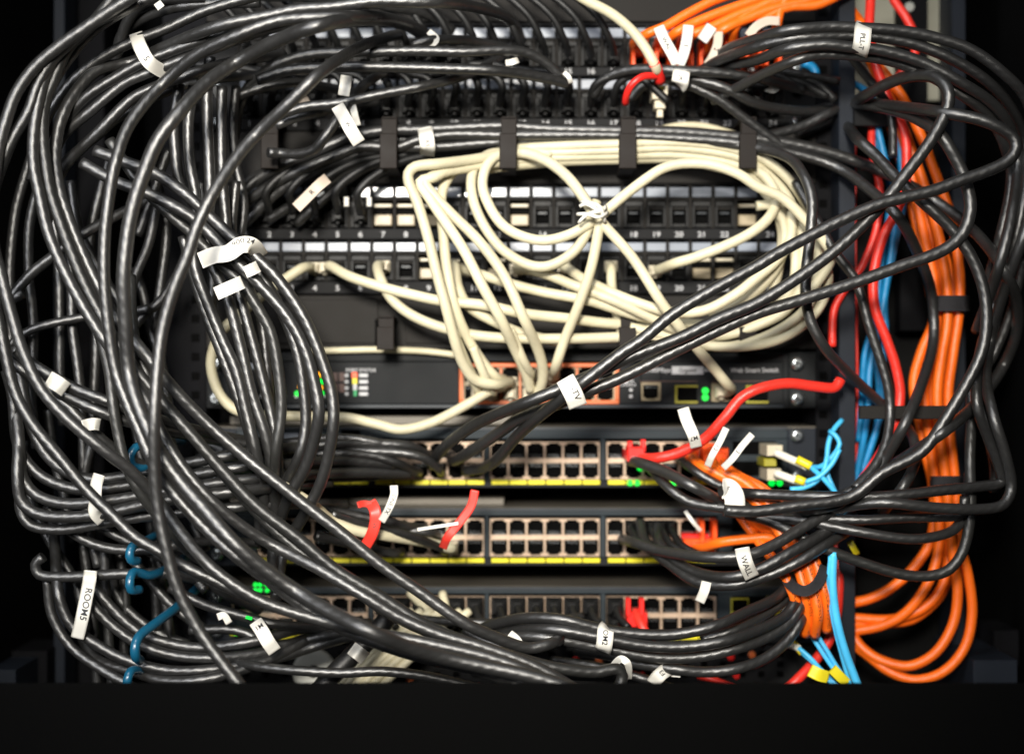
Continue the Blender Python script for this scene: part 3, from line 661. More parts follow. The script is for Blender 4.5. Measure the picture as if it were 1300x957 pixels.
# right upper group over panel B
GR = 'black cables of the upper right loop'
rr = [('outermost black cable of the upper right loop, topmost under the white wrap', '895,88,40 925,62 960,50 999,39 1052,34 1086,35 1143,39 1195,50 1235,65 1274,94 1302,125 1318,180,90 1315,240 1300,300 1275,370 1258,430,60 1252,480 1262,530 1276,575 1284,618,100 1274,640 1248,646 1195,645 1117,638 1040,648 990,655,60', 7.4, 112),
 ('second black cable of the upper right loop', '880,96,40 915,76 960,60 1010,49 1070,46 1110,47 1160,56 1210,76 1255,105 1285,140 1303,185,80 1300,250 1285,320 1262,390,60 1244,450 1240,510 1256,560 1268,592 1271,612,95 1248,617 1195,622 1117,630 1038,630 960,627,80 915,623', 7.4, 108),
 ('third black cable of the upper right loop', '900,88,40 930,82 960,77 999,63 1046,57 1078,60 1117,64 1169,79 1221,106 1261,133 1282,162 1292,205,80 1285,270 1268,340 1240,420,60', 7.4, 116),
 ('lowest black cable under the white wrap of the upper right loop', '905,128,40 940,110 975,92 1010,77 1040,70 1083,71 1130,78 1180,97 1230,127 1258,152 1275,185 1284,225,80 1270,300 1250,370,60', 7, 106),
 ('black cable lying over the second patch panel under the small white wrap', '753,123,30 766,102 787,92 816,88 855,90 900,92 960,99 1012,112 1050,120,30 1074,128,10', 6.8, 62),
 ('black cable below it over the second patch panel, reaching into the small white wrap', '800,128,30 812,112 830,103 855,99 880,101 920,112 960,132 1012,141 1050,140,20 1074,138,10', 6.8, 58),
 ('dark cable sloping down right across the end of the second patch panel', '875,108,50 911,125 940,146 965,165 1000,190,40', 6.4, 50),
 ('dark cable arching at the right end of the second patch panel', '935,120,40 962,100 985,92 1020,96 1065,104,40', 6.2, 46),
 ('black cable crossing behind the dark upright at upper right', '958,176,40 985,170 1020,160 1056,142,30 1076,134,10', 6.4, 46),
 ('thin black cable running down over the red cable at upper right', '1075,62,70 1083,76 1106,105 1122,126 1132,150,50 1134,200', 6, 60)]
for l, s, r, d in rr: cab(l, s, r, d, g=GR)

# the bundle held by the central white wrap
GV = 'black cables gathered by the central white wrap'
cab('lowest black cable under the central white wrap, sweeping up to the right-hand loop', '572,578,12 577,584,25 601,571,60 640,545 659,532 712,511 743,498 787,480 842,453 908,421 960,398 1012,382 1078,361 1143,338 1195,319 1221,298 1232,267 1229,240 1219,212 1195,172 1169,153 1143,142 1096,132,50 1076,134,12 1040,140,8 1010,150,8', 8, 122, key='T1', g=GV)
cab('middle black cable under the central white wrap, rising to a hairpin at upper right', '548,590,12 552,582,25 570,562,60 605,538 645,520 680,506 735,483 803,452 868,427 912,405 960,385 1012,353 1065,314 1117,263 1148,224 1182,178 1203,136 1203,114 1184,97 1143,100 1098,122,70 1080,134,14 1050,155,8 1010,170,8', 8, 130, key='T2', g=GV)
cab('upper black cable of the central bundle, ending in the pointed hairpin at far right', '590,597,12 612,594,25 632,582,60 655,555 685,528 735,489 766,465 790,447 816,430 855,398 908,366 960,338 986,322 1025,301 1065,281 1117,259 1182,243 1221,229 1250,219 1280,204 1290,187 1284,173 1248,154 1195,143 1143,136 1098,131,50 1076,133,12 1040,142,8', 8, 138, key='T3', g=GV)
# right side runs
GS = 'black cables hanging at the right side'
sr = [('black cable bowing over the orange bundle at far right', '1070,154,12 1078,164,34 1092,180,80 1110,196 1138,226 1169,254 1208,291 1235,330 1250,377 1250,429 1237,468 1195,540 1169,574 1120,600 1080,630,115 1010,642 960,649 920,648', 7.8, 118),
 ('dull black cable running down through the blue cables', '1010,230,50 1035,275 1059,319 1086,356 1104,416 1117,455 1127,490 1130,522 1125,561 1110,592 1085,620,95', 6.6, 72),
 ('dull black cable right of the orange bundle with yellow print', '1232,480,70 1233,530 1231,580 1232,650 1222,700 1200,726 1156,731 1091,713 1038,692 976,661 920,648,60', 7.2, 88),
 ('straight black cable of the right-hand horizontal bundle', '1225,630 1221,652 1195,656 1150,657 1091,660 1012,656 960,655,70', 6.8, 92),
 ('black cable sagging from the right-hand horizontal bundle in a shallow curve', '1230,600,70 1228,640 1215,668 1195,679 1156,684 1091,675 1025,662 960,655,70', 6.8, 98),
 ('hidden dull cable descending at the extreme right', '1300,330,40 1282,400 1262,450 1245,480 1252,540 1262,590 1262,625,60', 6.4, 56)]
for l, s, r, d in sr: cab(l, s, r, d, g=GS, m='blackp' if 'print' in l else 'black')
GW = 'black cables leaving the copper-port switches at right'
sw = [('black cable below the red plug, curving to the lower right wrap', '815,590,12 826,595,40 850,620,60 876,637 915,644 960,650', 7, 84),
 ('thin black cable from the upper copper-port switch behind the orange plugs', '858,578,14 880,596,50 907,613 940,626 990,634', 6, 76),
 ('upper black cable of the wall wrap bundle', '790,684,14 805,688,45 840,699 900,707 950,704 985,690 1015,672 1050,652,90 1080,630', 7.4, 108),
 ('middle black cable of the wall wrap bundle', '835,668,14 838,690,50 860,714 890,728 930,732 965,722 1000,703 1040,680 1085,652,80', 7.4, 104),
 ('lower black cable of the wall wrap bundle', '812,662,14 820,690,40 850,715 885,738 930,742 975,730 1015,712,98 1050,690,90 1085,668,70', 7.4, 96),
 ('black cable emerging at right end of the wall wrap bundle', '960,735,60 1000,716 1030,700 1060,680 1095,660,50', 6.6, 74)]
for l, s, r, d in sw: cab(l, s, r, d, g=GW)
for i in range(5):
    x = 800+i*13
    c = cab('black plug lead number %s from the left in the middle copper-port switch' % ['one', 'two', 'three', 'four', 'five'][i], f'{x},670,16 {x+3},676,26 {x+14},692,40 {x+40},706,52', 4.8, 30, 'blacks', 'black plug leads in the middle switch'); plug(c, x, 669, -3, w=12, L=20)
# bottom bundle
GB = 'black cables of the bottom centre bundle'
bt = [('uppermost black cable under the lower centre wrap', '590,812,60 612,798 640,789 672,784 712,786 759,797 803,804 855,805 908,794 950,775 985,758 1006,736,70 1014,712,40', 7.4, 112),
 ('second black cable under the lower centre wrap', '600,822,60 641,803 698,798 759,808 816,819 868,821 921,813 960,800 998,780 1014,756,80 1022,732,50', 7.4, 116),
 ('third black cable under the lower centre wrap', '560,812,60 610,810 685,808 759,821 829,834 881,834 934,823 970,810 1003,788 1020,762,80 1028,737,50', 7.2, 108),
 ('lowest black cable of the bottom centre bundle, free of the wrap', '730,826,60 775,832 803,841 855,849 895,853 934,849 970,836 1000,812 1018,784,80 1028,754,50', 7.2, 104),
 ('inner black cable at the right end of the bottom centre bundle', '890,812 930,800 970,780 998,760 1012,735,60', 6.4, 98),
 ('black cable curling into the small white loop at the bottom', '600,828 640,836 672,849 725,856 764,856 784,850 790,857 784,872,120 770,900', 7.2, 124),
 ('black cable under the ink-marked wrap at bottom centre', '590,800,80 618,815 659,824 701,818 725,806,90', 7, 118),
 ('dull black cable crossing the black boots of the lowest switch', '480,774,30 540,786 600,790 680,790 740,782,30', 6, 60),
 ('dull black cable under the bottom centre bundle', '700,838,50 760,846 820,862 870,880,70', 6.4, 80)]
for l, s, r, d in bt: cab(l, s, r, d, g=GB)
GK = 'black booted leads in the lowest switch'
k = 0
for row, y in ((0, 770), (1, 792)):
    for i, x in enumerate([486.6+23.2*j for j in range(6)]+[633.6+23.2*j for j in range(6)]+[781.6]+([954] if row else [])):
        if row and i < 1: continue
        c = cab('booted lead, %s row of the lowest switch, number %d from left' % ('lower' if row else 'upper', i+1), f'{x:.0f},{y},14 {x+1:.0f},{y+4},24 {x+5:.0f},{y+14},34 {x+16:.0f},{y+26},44', 4.6, 30, 'blacks', GK); plug(c, x, y, -3, w=21, h=21, L=22); k += 1
GL2 = 'black leads entering the left ports of the upper switch'
for i, s in enumerate(['545,576,12 540,575,24 520,566,40 470,563 400,565,60 330,572 250,560,50', '532,600,12 526,598,26 505,588,44 470,578 410,576,60 350,585 250,570,50', '508,576,12 500,575,24 470,572 430,582 370,592,50 250,570,50', '520,578,12 512,570,30 490,564,44 440,556 380,560,56 250,580,50', '485,600,12 470,598,24 430,594 360,600,50 250,560,50', '560,600,12 556,594,30 534,580,44 500,574 440,572,50 250,560,50', '510,600,12 500,602,28 450,606 390,606,50 250,590,50', '486,576,12 470,580,30 430,574 370,574,44 250,570,50']):
    c = cab('black lead at left of the upper copper-port switch, ' + ['highest of the sheaf', 'bowed in the middle of the sheaf', 'shortest upper one', 'arched over the others', 'lowest but one', 'reaching furthest right', 'very lowest', 'hidden behind the rest'][i], s, 6, 40, 'black', GL2)
for i, s in enumerate(['566,700,12 556,694,30 520,680,50 470,668 420,652,80', '540,670,12 530,670,26 500,664,44 440,652 380,640,70', '556,680,12 545,676,28 510,672 450,660 400,646,60', '510,700,12 500,702,28 460,694 400,680,60']):
    cab('black lead entering the left half of the middle copper-port switch, ' + ['reaching furthest right', 'uppermost', 'second from the top', 'lowest'][i], s, 6, 44, 'black', 'black leads entering the left ports of the middle switch')

# ------------------------------------------------------------------ cream cables
GY = 'cream cables in the centre of the rack'
CR = [('cream cable with a sharp upper left bend, running straight down to the smart switch', '660,193,34 640,196 600,203 560,208 528,212 519,221,70 521,236 530,256 543,298 556,351 567,392 577,430 588,461 604,482 630,488,40 648,485,14', 6.8, 70),
 ('cream cable nested inside the sharp bend', '650,198,34 610,208 570,216 550,226 533,232,66 545,252 562,277 588,316 614,366 636,406 654,444 668,474 674,496,20', 6.8, 74),
 ('cream cable slanting parallel to it and ending by the printed port block', '655,204,34 600,212 556,222 540,232 552,250 575,274 609,308 640,351 664,403 682,442 689,468 687,490 677,504,16', 6.8, 66),
 ('cream cable bowing down from a tight top bend', '640,206,34 600,206 580,214 564,236 560,262 563,298 567,340 577,390 596,434 614,462 628,478,30 640,482,12', 6.6, 56),
 ('cream cable making the small lower loop beneath the twist tie', '650,194,34 622,196 604,210 598,232 603,262 619,294 640,319 672,337 698,338 728,321 745,297 753,270,70 758,256', 6.6, 60),
 ('cream cable making the big circle and arch on both sides of the twist tie', '700,195,36 655,194,40 632,198 618,212 613,236 622,262 638,285 661,299 691,305 724,297 756,278,72 790,250 819,228 842,214 868,208 905,210 939,222 963,238 994,252 1023,280 1046,306 1055,325 1046,346 1030,366 1000,384,50', 6.6, 68),
 ('cream cable arching from the finger into the twist tie', '646,194,40 672,196 700,208 722,226 738,246 750,264,74 757,276', 7, 62),
 ('cream cable descending from the twist tie to the right socket of the smart switch', '748,262,74 764,283 803,327 842,387 881,437 908,469 922,486,40 928,494,24 921,498,8', 6.6, 72),
 ('cream cable hanging from the twist tie into the orange framed ports', '765,262,74 761,288 751,338 735,385 717,429 706,462,40 703,478,10', 6.6, 66),
 ('uppermost cream cable of the horizontal run in the wide manager', '640,192,34 659,188 720,185 787,183 845,181 900,184 939,192 975,206 1005,233 1027,270 1038,310 1038,350 1028,385,55 1003,410 965,430 920,440 870,432 820,418,40', 6.2, 40),
 ('second cream cable of the horizontal run in the wide manager', '640,200,34 659,195 787,190 860,188 939,200 972,220 1000,250 1016,290 1021,330 1015,370,52 995,397 960,414 920,426 860,428 800,416,40', 6.2, 38),
 ('third cream cable of the horizontal run in the wide manager', '636,207,34 700,200 787,197 860,196 935,209 968,232 990,262 1006,300 1010,340 1003,370,48 982,392 945,408 890,412 830,402,34', 6.2, 34),
 ('lowest cream cable of the horizontal run in the wide manager', '610,216,34 660,210 720,205 787,203 850,202 900,210 950,226 978,254,40 992,290 990,330 980,372 960,400,40', 6.2, 30),
 ('cream cable bending from the right loop to its plug in the lowest patch panel', '832,344,10 842,340,26 860,333,44 881,327 921,312 955,295 978,275 986,252 975,228 950,208,36', 6.6, 58),
 ('cream cable running right from the fifth jack of the lowest patch panel', '416,340,10 420,338,24 444,351,44 483,364 522,374 561,382 614,387 667,398 720,404 770,410,36 840,414,24', 6.6, 50),
 ('cream cable falling from the seventh jack and swinging right', '485,338,10 479,338,24 483,355,42 497,380 522,400 561,416 614,427 690,430 787,428 830,424,36', 6.6, 44),
 ('cream cable from a jack hidden behind the steep cream cables', '576,336,10 578,340,24 582,366,40 596,390 627,408 665,424 720,436,36', 6.4, 42),
 ('cream cable running just under the lowest patch panel at its middle', '588,342,10 596,344,24 620,351,40 646,359 685,369 751,382 800,398 850,410,40', 6.4, 46),
 ('cream cable crossing under the small loop toward the right', '655,342,10 662,342,24 690,347,44 732,364 777,381 829,405 870,424 905,430,40', 6.4, 52),
 ('cream cable from under the small loop curving up to the right loop', '715,338,10 722,342,24 740,354,44 777,372 816,387 855,397 895,394 934,374 962,352 985,332 1003,306 1006,270,44', 6.6, 56),
 ('cream cable hanging straight from a jack near the middle of the lowest panel', '776,338,10 776,343,24 777,366,30 783,398,30 790,425,28', 6.2, 34),
 ('inner cream cable of the right-hand loops', '960,262 978,262 994,282 996,312 984,344 965,366 940,384 900,400,34', 6.2, 44),
 ('outermost cream cable at the right-hand side of the loops', '1000,255,40 1022,285 1040,320 1052,350 1043,385 1020,412 985,432 940,440 880,437 820,424,36', 6.2, 48),
 ('long cream cable looping left below the smart switch and up to the patch panel', '640,490,12 622,496,30 588,516 548,536 509,545 478,538 440,530,40 380,528 330,526 300,520 281,503 270,478 268,455 278,425 300,402 321,385 340,369 362,354 384,340,34 398,340,10', 6.4, 44),
 ('cream cable lying along the top edge of the smart switch', '385,446,6 395,446 430,445 480,444 540,446 590,452,8', 4.2, 8),
 ('short cream cable peeping out behind the second patch panel at right', '832,166,20 860,160 890,160 920,167 945,175,16', 4.5, 22)]
for i, (l, s, r, d) in enumerate(CR):
    c = cab(l, s, r, d, 'cream', GY, wob=.0006)
    pp = {13: (832, 344), 14: (412, 340), 15: (487, 338), 16: (576, 336), 17: (592, 342), 18: (655, 342), 19: (716, 338), 20: (776, 338), 23: (398, 340)}.get(i)
    if pp: plug(c, pp[0], pp[1], -4, 'beige', w=16, h=14, L=20)
    pp = {0: (648, 486), 1: (672, 500), 2: (648, 500), 3: (624, 486), 8: (696, 478), 7: (916, 498)}.get(i)
    if pp: plug(c, pp[0], pp[1], -4, 'beige', w=16, h=15, L=18)
for i, (x, y) in enumerate(((600, 482), (606, 500), (624, 500), (672, 478))):
    c = cab('cream lead in the orange framed ports, '+['upper leftmost', 'lower leftmost', 'just left of the steep pair', 'partly hidden upper one'][i], f'{x},{y},10 {x+2},{y-3},30 {x-8},{y-22},44 {x-24},{y-60},50', 5.8, 40, 'cream', 'short cream leads in the orange framed ports'); plug(c, x, y, -4, 'beige', w=15, h=15, L=20)
# twist tie
b = None
for s in ('736,262,84 744,259,86 754,264,88 764,270,86 770,274,80', '735,283,84 742,275,88 752,270,90 764,268,86 769,262,80', '733,272,82 746,272,90 760,276,90 771,270,80', '738,256,80 750,258,88 762,263,88 768,282,80'):
    b = tube([P(*q) for q in parse(s, 84)], (.0014), 'paper', n=8, mb=b)
tag(finish(b, 'twist_tie'), 'pale twist tie knotted round the crossing cream cables', 'twist tie')
c = cab('cream cable from the top edge with a red boot sleeve near its end', '728,-10,70 743,0 777,18 803,40 820,62 832,84,66 835,92,60', 6.6, 68, 'cream', wob=.0004)
tb = tube([P(*q) for q in parse('830,80,67 836,92,60 838,104,52', 60)], 7*PX*.94, 'redplastic', n=12); finish(tb, 'boot', c)
b = MB(); b.box(828, 108, 848, 126, 40, 22, 'beige'); b.box(831, 122, 845, 138, 36, 24, 'beige'); b.box(834, 130, 842, 149, 33, 28, 'beige'); b.box(833, 110, 843, 114, 42, 40, 'olive'); b.build('plug', c)
tag(finish(tube([P(*q) for q in parse('834,97,58 815,98,66 802,108,66 796,120,60 794,131,50', 60)], 4.6*PX*.94, 'redplastic', n=12), 'red_lead'), 'short red lead bent down over the second patch panel', 'lead')
c = cab('cream cable with red flags, plugged into the middle copper-port switch', '360,618,110 395,640,100 420,660,80 450,673 483,679 535,687 564,694 577,697,20', 6.8, 62, 'cream', key='CF'); plug(c, 573, 696, -4, 'beige', w=16, h=16, L=24)
for i, (x0, x1) in enumerate(((545, 470), (532, 458), (520, 448), (508, 438), (496, 428), (484, 420), (556, 484))):
    cab('cream cable in the slanting sheaf at the bottom, %s' % ['third from the right', 'fourth from the right', 'fifth from the right', 'sixth from the right', 'seventh from the right', 'leftmost', 'rightmost'][i] if i else 'cream cable in the slanting sheaf at the bottom, second from the right', f'{x0+40},775,30 {x0},806,40 {x1+30},842,46 {x1},872,50 {x1-20},900,50', 5.6, 44, 'cream', 'cream cables slanting at the bottom edge')
for i, s in enumerate(('520,752,10 545,776,24 575,800,30', '562,752,10 566,775,24 560,800,30')):
    cab(['short cream lead peeping between the diagonal black cables', 'short upright cream lead beside the diagonal black cables'][i], s, 5.4, 24, 'cream')

# ------------------------------------------------------------------ orange cables
GO = 'orange cables of the right-hand bundle'
OR = [('outermost orange cable of the right-hand bundle, making the widest bottom loop', '1080,12,10 1096,36,24 1101,70 1122,92 1148,128 1172,180 1192,232 1206,270 1214,310 1219,360 1217,400 1210,450 1204,500 1207,560 1212,610 1215,650 1219,690 1230,735 1234,780 1224,822 1197,852 1162,862 1130,852 1100,830 1080,815,10'),
 ('second orange cable of the right-hand bundle, making the inner bottom loop', '1086,40,10 1098,62,20 1116,100 1136,138 1157,190 1173,235 1187,280 1196,320 1203,370 1203,410 1196,450 1190,500 1193,550 1200,600 1205,650 1210,700 1216,750 1210,792 1188,828 1155,845 1120,838 1095,822 1080,802,10'),
 ('third orange cable of the right-hand bundle', '1110,84,10 1128,112,16 1143,160 1155,210 1164,260 1176,310 1187,360 1190,400 1184,450 1174,490 1178,540 1184,590 1190,635 1192,672 1190,706 1176,745 1150,778 1120,794 1078,802,8'),
 ('orange cable forming the middle sideways bend above the bottom loops', '1120,130,10 1150,196,12 1170,262 1184,320 1194,380 1192,430 1180,480 1183,530 1192,580 1198,630 1203,680 1202,724 1192,752 1168,774 1132,786 1078,784,8'),
 ('orange cable forming the topmost sideways bend at lower right', '1128,150,6 1144,205,8 1158,262 1170,310 1180,360 1186,405 1170,446 1160,486 1166,530 1174,570 1184,612 1187,650 1180,690 1162,718 1132,746 1104,760 1078,766,8'),
 ('orange cable slightly behind the rest of the bundle at the velcro strap', '1118,110,4 1140,150,6 1164,214 1180,264 1192,304 1208,352 1212,400 1200,450 1194,500 1200,560 1206,610 1208,660 1206,710 1199,744 1180,770 1150,788 1078,792,8')]
for i, (l, s) in enumerate(OR): cab(l, s, 6.4, [30, 34, 26, 18, 12, 8][i], 'orange', GO, wob=.0006)
def strap(label, x0, x1, y, h, d, lift=9):
    b = MB(); n = 10; 
    pts = [(x0+(x1-x0)*i/n, d+lift*math.sin(math.pi*i/n)**.5 if 0 < i < n else d-14) for i in range(n+1)]
    ob = ribbon('velcro_strap', label, ' '.join(f'{x:.1f},{y:.1f},{dd:.1f}' for x, dd in pts), h, m='velcro', cat='strap', thick=1.6)
    return ob
strap('black velcro strap round the orange bundle at mid height', 1186, 1231, 385, 20, 36)
strap('black velcro strap round the orange bundle below the bracket bar', 1180, 1222, 614, 20, 36)
GO2 = 'orange patch cords at the top right'
OT = [('813,64,16 805,56,30 822,44,46 846,34 870,20 905,2 940,-10', 'whose cable climbs highest, leftmost'),
      ('842,66,16 846,54,30 858,42,46 880,30 915,16 955,2 1000,-14', 'second from the left with two white flags'),
      ('870,66,16 872,56,30 880,44,46 905,34 940,18 980,4 1040,-14', 'third from the left'),
      ('899,66,16 902,52,30 915,40,46 945,26 980,12 1030,0 1080,-22', 'fourth from the left behind a white flag'),
      ('928,66,16 930,50,30 934,34,44 948,18 975,4 1010,-10', 'fifth from the left'),
      ('957,66,16 955,50,30 960,36,44 975,22 1000,10 1040,6 1090,-20', 'sixth from the left'),
      ('982,66,16 984,50,30 987,30,44 992,10 1006,-10', 'rightmost, rising steeply')]
for i, (s, l) in enumerate(OT):
    c = cab('orange patch cord in the uppermost patch panel, '+l, s, 6.1, 44, 'orange', GO2, wob=.0004, key='OT%d' % i)
    x = [813, 842, 870, 899, 928, 957, 982][i]; b = MB()
    b.box(x-10, 50, x+10, 70, 16, -3, 'orplastic'); b.box(x-8, 42, x+8, 56, 26, 10, 'orplastic'); b.box(x-11, 66, x-6, 83, 20, 4, 'orplastic'); b.box(x+6, 66, x+11, 83, 20, 4, 'orplastic'); b.box(x-4, 70, x+4, 77, 8, -3, 'cavity'); b.build('plug', c)
GO3 = 'orange cables leaving the upper copper-port switch'
OM = [('878,576,16 880,582,30 892,592,50 920,606 950,628,64 975,654,70 996,686,76 1012,718,82 1022,750,86 1026,780,80 1022,806,70', 'leftmost'),
      ('902,572,16 904,584,32 915,598,54 945,612,62 975,640,70 1003,676,76 1022,712,82 1034,750,86 1038,780,86 1034,806,70', 'second from the left'),
      ('915,580,16 920,592,30 940,606,50 970,622,62 1000,655,72 1024,690,76 1038,722,82 1048,758,86 1050,800,72', 'third from the left'),
      ('905,596,12 930,640,40 958,680,56 980,708,70 998,734,82 1010,762,84 1012,800,66', 'lowest')]
for i, (s, l) in enumerate(OM):
    c = cab('orange cable from the upper copper-port switch to the lower right, '+l, s, 6.7, 60, 'orange', GO3, wob=.0005)
    if i < 3:
        x, y = [(878, 574), (900, 572), (916, 578)][i]; b = MB(); b.box(x-9, y-9, x+9, y+9, 16, -3, 'orplastic'); b.box(x-7, y-3, x+7, y+14, 26, 8, 'orplastic'); b.build('plug', c)
c = cab('orange lead in the middle copper-port switch with a forked latch', '882,694,16 895,694,34 915,688,52 945,684 975,682,60 1004,690', 6.4, 50, 'orange'); b = MB()
b.box(868, 684, 908, 702, 18, -3, 'orplastic'); b.box(889, 660, 895, 690, 22, 4, 'orplastic'); b.box(905, 660, 911, 690, 22, 4, 'orplastic'); b.box(866, 678, 900, 684, 12, -3, 'redplastic'); b.build('plug', c)
c = cab('orange cable crossing the bundle below the lower right wrap', '930,640,60 950,655 972,672 1000,680 1024,684,50', 6.6, 66, 'orange')
ob = ribbon('velcro_strap', 'curled black velcro strap gathering the orange cables at lower right', '992,722,74 1004,742,90 1022,750,100 1038,740,98 1048,718,84', 14, m='velcro', cat='strap', thick=1.6)

# ------------------------------------------------------------------ red
GRD = 'red cables'
c = cab('red cable from the upper copper-port switch arching right to the dark upright', '800,577,16 812,580,34 832,581,52 860,575 893,558 921,529 940,506 962,494 999,487 1035,491 1057,493 1063,489 1067,482,60', 6.8, 74, 'red'); b = MB()
b.box(797, 568, 818, 586, 40, 16, 'redplastic'); b.box(795, 572, 802, 584, 30, -3, 'redplastic'); b.box(814, 558, 820, 574, 34, 26, 'redplastic'); b.box(797, 560, 803, 572, 30, 22, 'redplastic'); b.build('plug', c)
cab('long red cable winding down the right side in front of the orange bundle', '1106,-14,20 1105,10 1104,36 1109,73 1120,108 1133,138 1148,167 1151,196 1149,240 1139,268 1122,300 1110,345 1111,390 1127,434 1138,468 1143,503 1135,542 1119,574 1093,612 1076,636,20', 6.2, 48, 'red', GRD)
cab('second red cable entering from the top and bending left beneath the black loop', '1130,-14,20 1136,2 1150,22 1160,44 1162,66 1154,84 1140,98 1132,116,20 1134,130', 5.8, 44, 'red', GRD)
cab('thin dark red cable left of the blue cables', '1108,150,20 1106,185 1114,225 1117,250 1112,292 1096,335 1074,366 1060,390 1057,415 1057,440,34', 5, 34, 'red', GRD)
cab('red cable at the lower right running down past the blue fibres', '1063,690,20 1065,745 1058,800 1040,832 1006,868,60 980,890', 6.4, 40, 'red', GRD)
c = cab('red lead in the lowest copper-port switch with a forked latch', '806,776,14 810,784,26 818,800,34 826,815,30', 6, 30, 'red'); b = MB()
b.box(796, 778, 822, 796, 24, -3, 'redplastic'); b.box(795, 760, 801, 782, 26, 16, 'redplastic'); b.box(812, 760, 818, 782, 26, 16, 'redplastic'); b.build('plug', c)
cab('red lead peeping up at the bottom edge right of centre', '886,858,50 900,861 920,868 950,880,60', 4.6, 54, 'red')
cab('thin dark red wire down the edge of the dark upright', '1086,140,4 1086,320 1088,480 1086,620,4', 1.6, 4, 'red')
# ------------------------------------------------------------------ blue
GBL = 'blue cables at the right side'
cab('blue cable bending in from the dark upright at the upper right', '1064,96,20 1083,106 1100,117 1112,135 1116,170 1127,214 1140,250 1135,300 1128,345 1122,385,20 1118,410 1104,470 1102,520 1092,580 1084,620,14', 4.6, 24, 'blue', GBL)
cab('second blue cable close beside the long red one', '1120,120,16 1130,150 1140,180 1144,214 1148,250 1140,290 1131,335 1123,378 1124,420 1120,470 1119,520 1108,560 1094,600,14', 4.6, 20, 'blue', GBL)
cab('fourth blue cable, thin and nearest the dark upright', '1090,118,12 1104,130 1108,160 1118,200 1130,240 1126,290 1118,340 1112,400 1098,450 1094,510 1090,560,10', 4.2, 16, 'blue', GBL)
cab('third blue cable showing under the bracket bar', '1112,400,10 1110,440 1116,500 1112,545 1098,580 1086,610,10', 4.2, 12, 'blue', GBL)
cab('short blue piece at the upper right of the patch panels', '1020,80,4 1032,86 1036,96 1030,110,2', 5.4, 4, 'blue', GBL)
GAQ = 'light blue fibres at the right end of the switches'
cab('light blue cable descending beside the dark upright to the bottom edge', '1058,700,90 1057,740 1062,784 1072,823 1090,872 1100,900', 5.4, 88, 'aqua', GAQ)
cab('thinner light blue cable left of it', '1055,706,90 1053,740 1058,784 1067,823 1080,872,80', 3.4, 84, 'aqua', GAQ)
fb = [('upper light blue fibre from the white connectors, curving up', '1024,592,52 1042,592 1058,578 1066,563 1061,553 1053,547,40'),
 ('second light blue fibre from the white connectors', '1022,612,52 1040,605 1056,589 1066,570,54'),
 ('third light blue fibre crossing the others', '1026,590,54 1041,603 1055,618 1064,630,50'),
 ('light blue fibre bending up steeply next to the dark upright', '1069,533,30 1058,546 1052,562 1050,582 1050,600 1056,616 1062,628,50'),
 ('light blue fibre entering below the white connectors', '1003,621,50 1020,619 1036,611 1046,597 1050,580,50')]
for l, s in fb: cab(l, s, 3.2, 56, 'aqua', GAQ, name='fibre_cable', wob=0.)
for i, (s, x, y) in enumerate((('1026,800,60 1040,822 1057,847 1076,872', 1012, 786), ('1032,798,60 1048,822 1064,848 1084,874', 1018, 790), ('1018,828,60 1034,842 1049,856 1064,872', 1004, 812), ('1014,822,60 1030,836 1047,856 1058,872', 1000, 818))):
    c = cab('light blue fibre running to the bottom edge, '+['second from the right', 'rightmost', 'second from the left', 'leftmost'][i], s+',70', 3.0, 66, 'aqua', 'light blue fibres at the bottom edge', name='fibre_cable', wob=.0002)
    a = parse(s, 60); tb = tube([P(x, y, 46), P((x+a[0][0])/2, (y+a[0][1])/2, 54), P(*a[0])], 4.3*PX*.95, 'lcwhite' if i % 2 else 'lcyellow', n=10); finish(tb, 'connector', c)
lc = empty('fibre_connector', P(985, 590, 30), 'pair of white fibre connectors with yellow sleeves in the upper switch', 'connector')
b = MB(); b.box(974, 565, 994, 579, 34, -2, 'beige'); b.box(970, 582, 986, 592, 30, -2, 'olive'); b.box(974, 595, 992, 610, 34, -2, 'beige'); b.build('clip', lc)
for s, m in (('984,574,40 1000,581 1016,588 1024,592,50', 'lcwhite'), ('984,600,40 1000,606 1014,611 1024,613,50', 'lcwhite')):
    finish(tube([P(*q) for q in parse(s, 40)], 5.2*PX*.95, m, n=12), 'connector_boot', lc)
for s in ('1012,583,50 1030,592,54', '1010,607,50 1022,612,52'):
    finish(tube([P(*q) for q in parse(s, 50)], 5.5*PX*.95, 'lcyellow', n=12), 'yellow_sleeve', lc)
b = MB(); b.box(982, 764, 996, 780, 30, 0, 'lcyellow'); b.box(986, 770, 1000, 776, 40, 20, 'lcwhite'); tag(b.build('fibre_connector'), 'yellowish fibre connector half hidden behind the bottom bundle', 'connector')
ribbon('yellow_tag', 'yellow folded tag at the bottom right among the fibres', '1028,850,74 1040,856,76 1052,860,74', 16, m='lcyellow', cat='yellow tag')
ribbon('yellow_tag', 'yellow green tag on the fibres at the bottom edge', '1056,848,84 1066,858,84 1076,868,82', 13, m='lcyellow', cat='yellow tag')
ribbon('yellow_tag', 'small yellow tag right of the light blue cable', '1078,686,50 1084,696,52 1088,704,48', 8, m='lcyellow', cat='yellow tag')

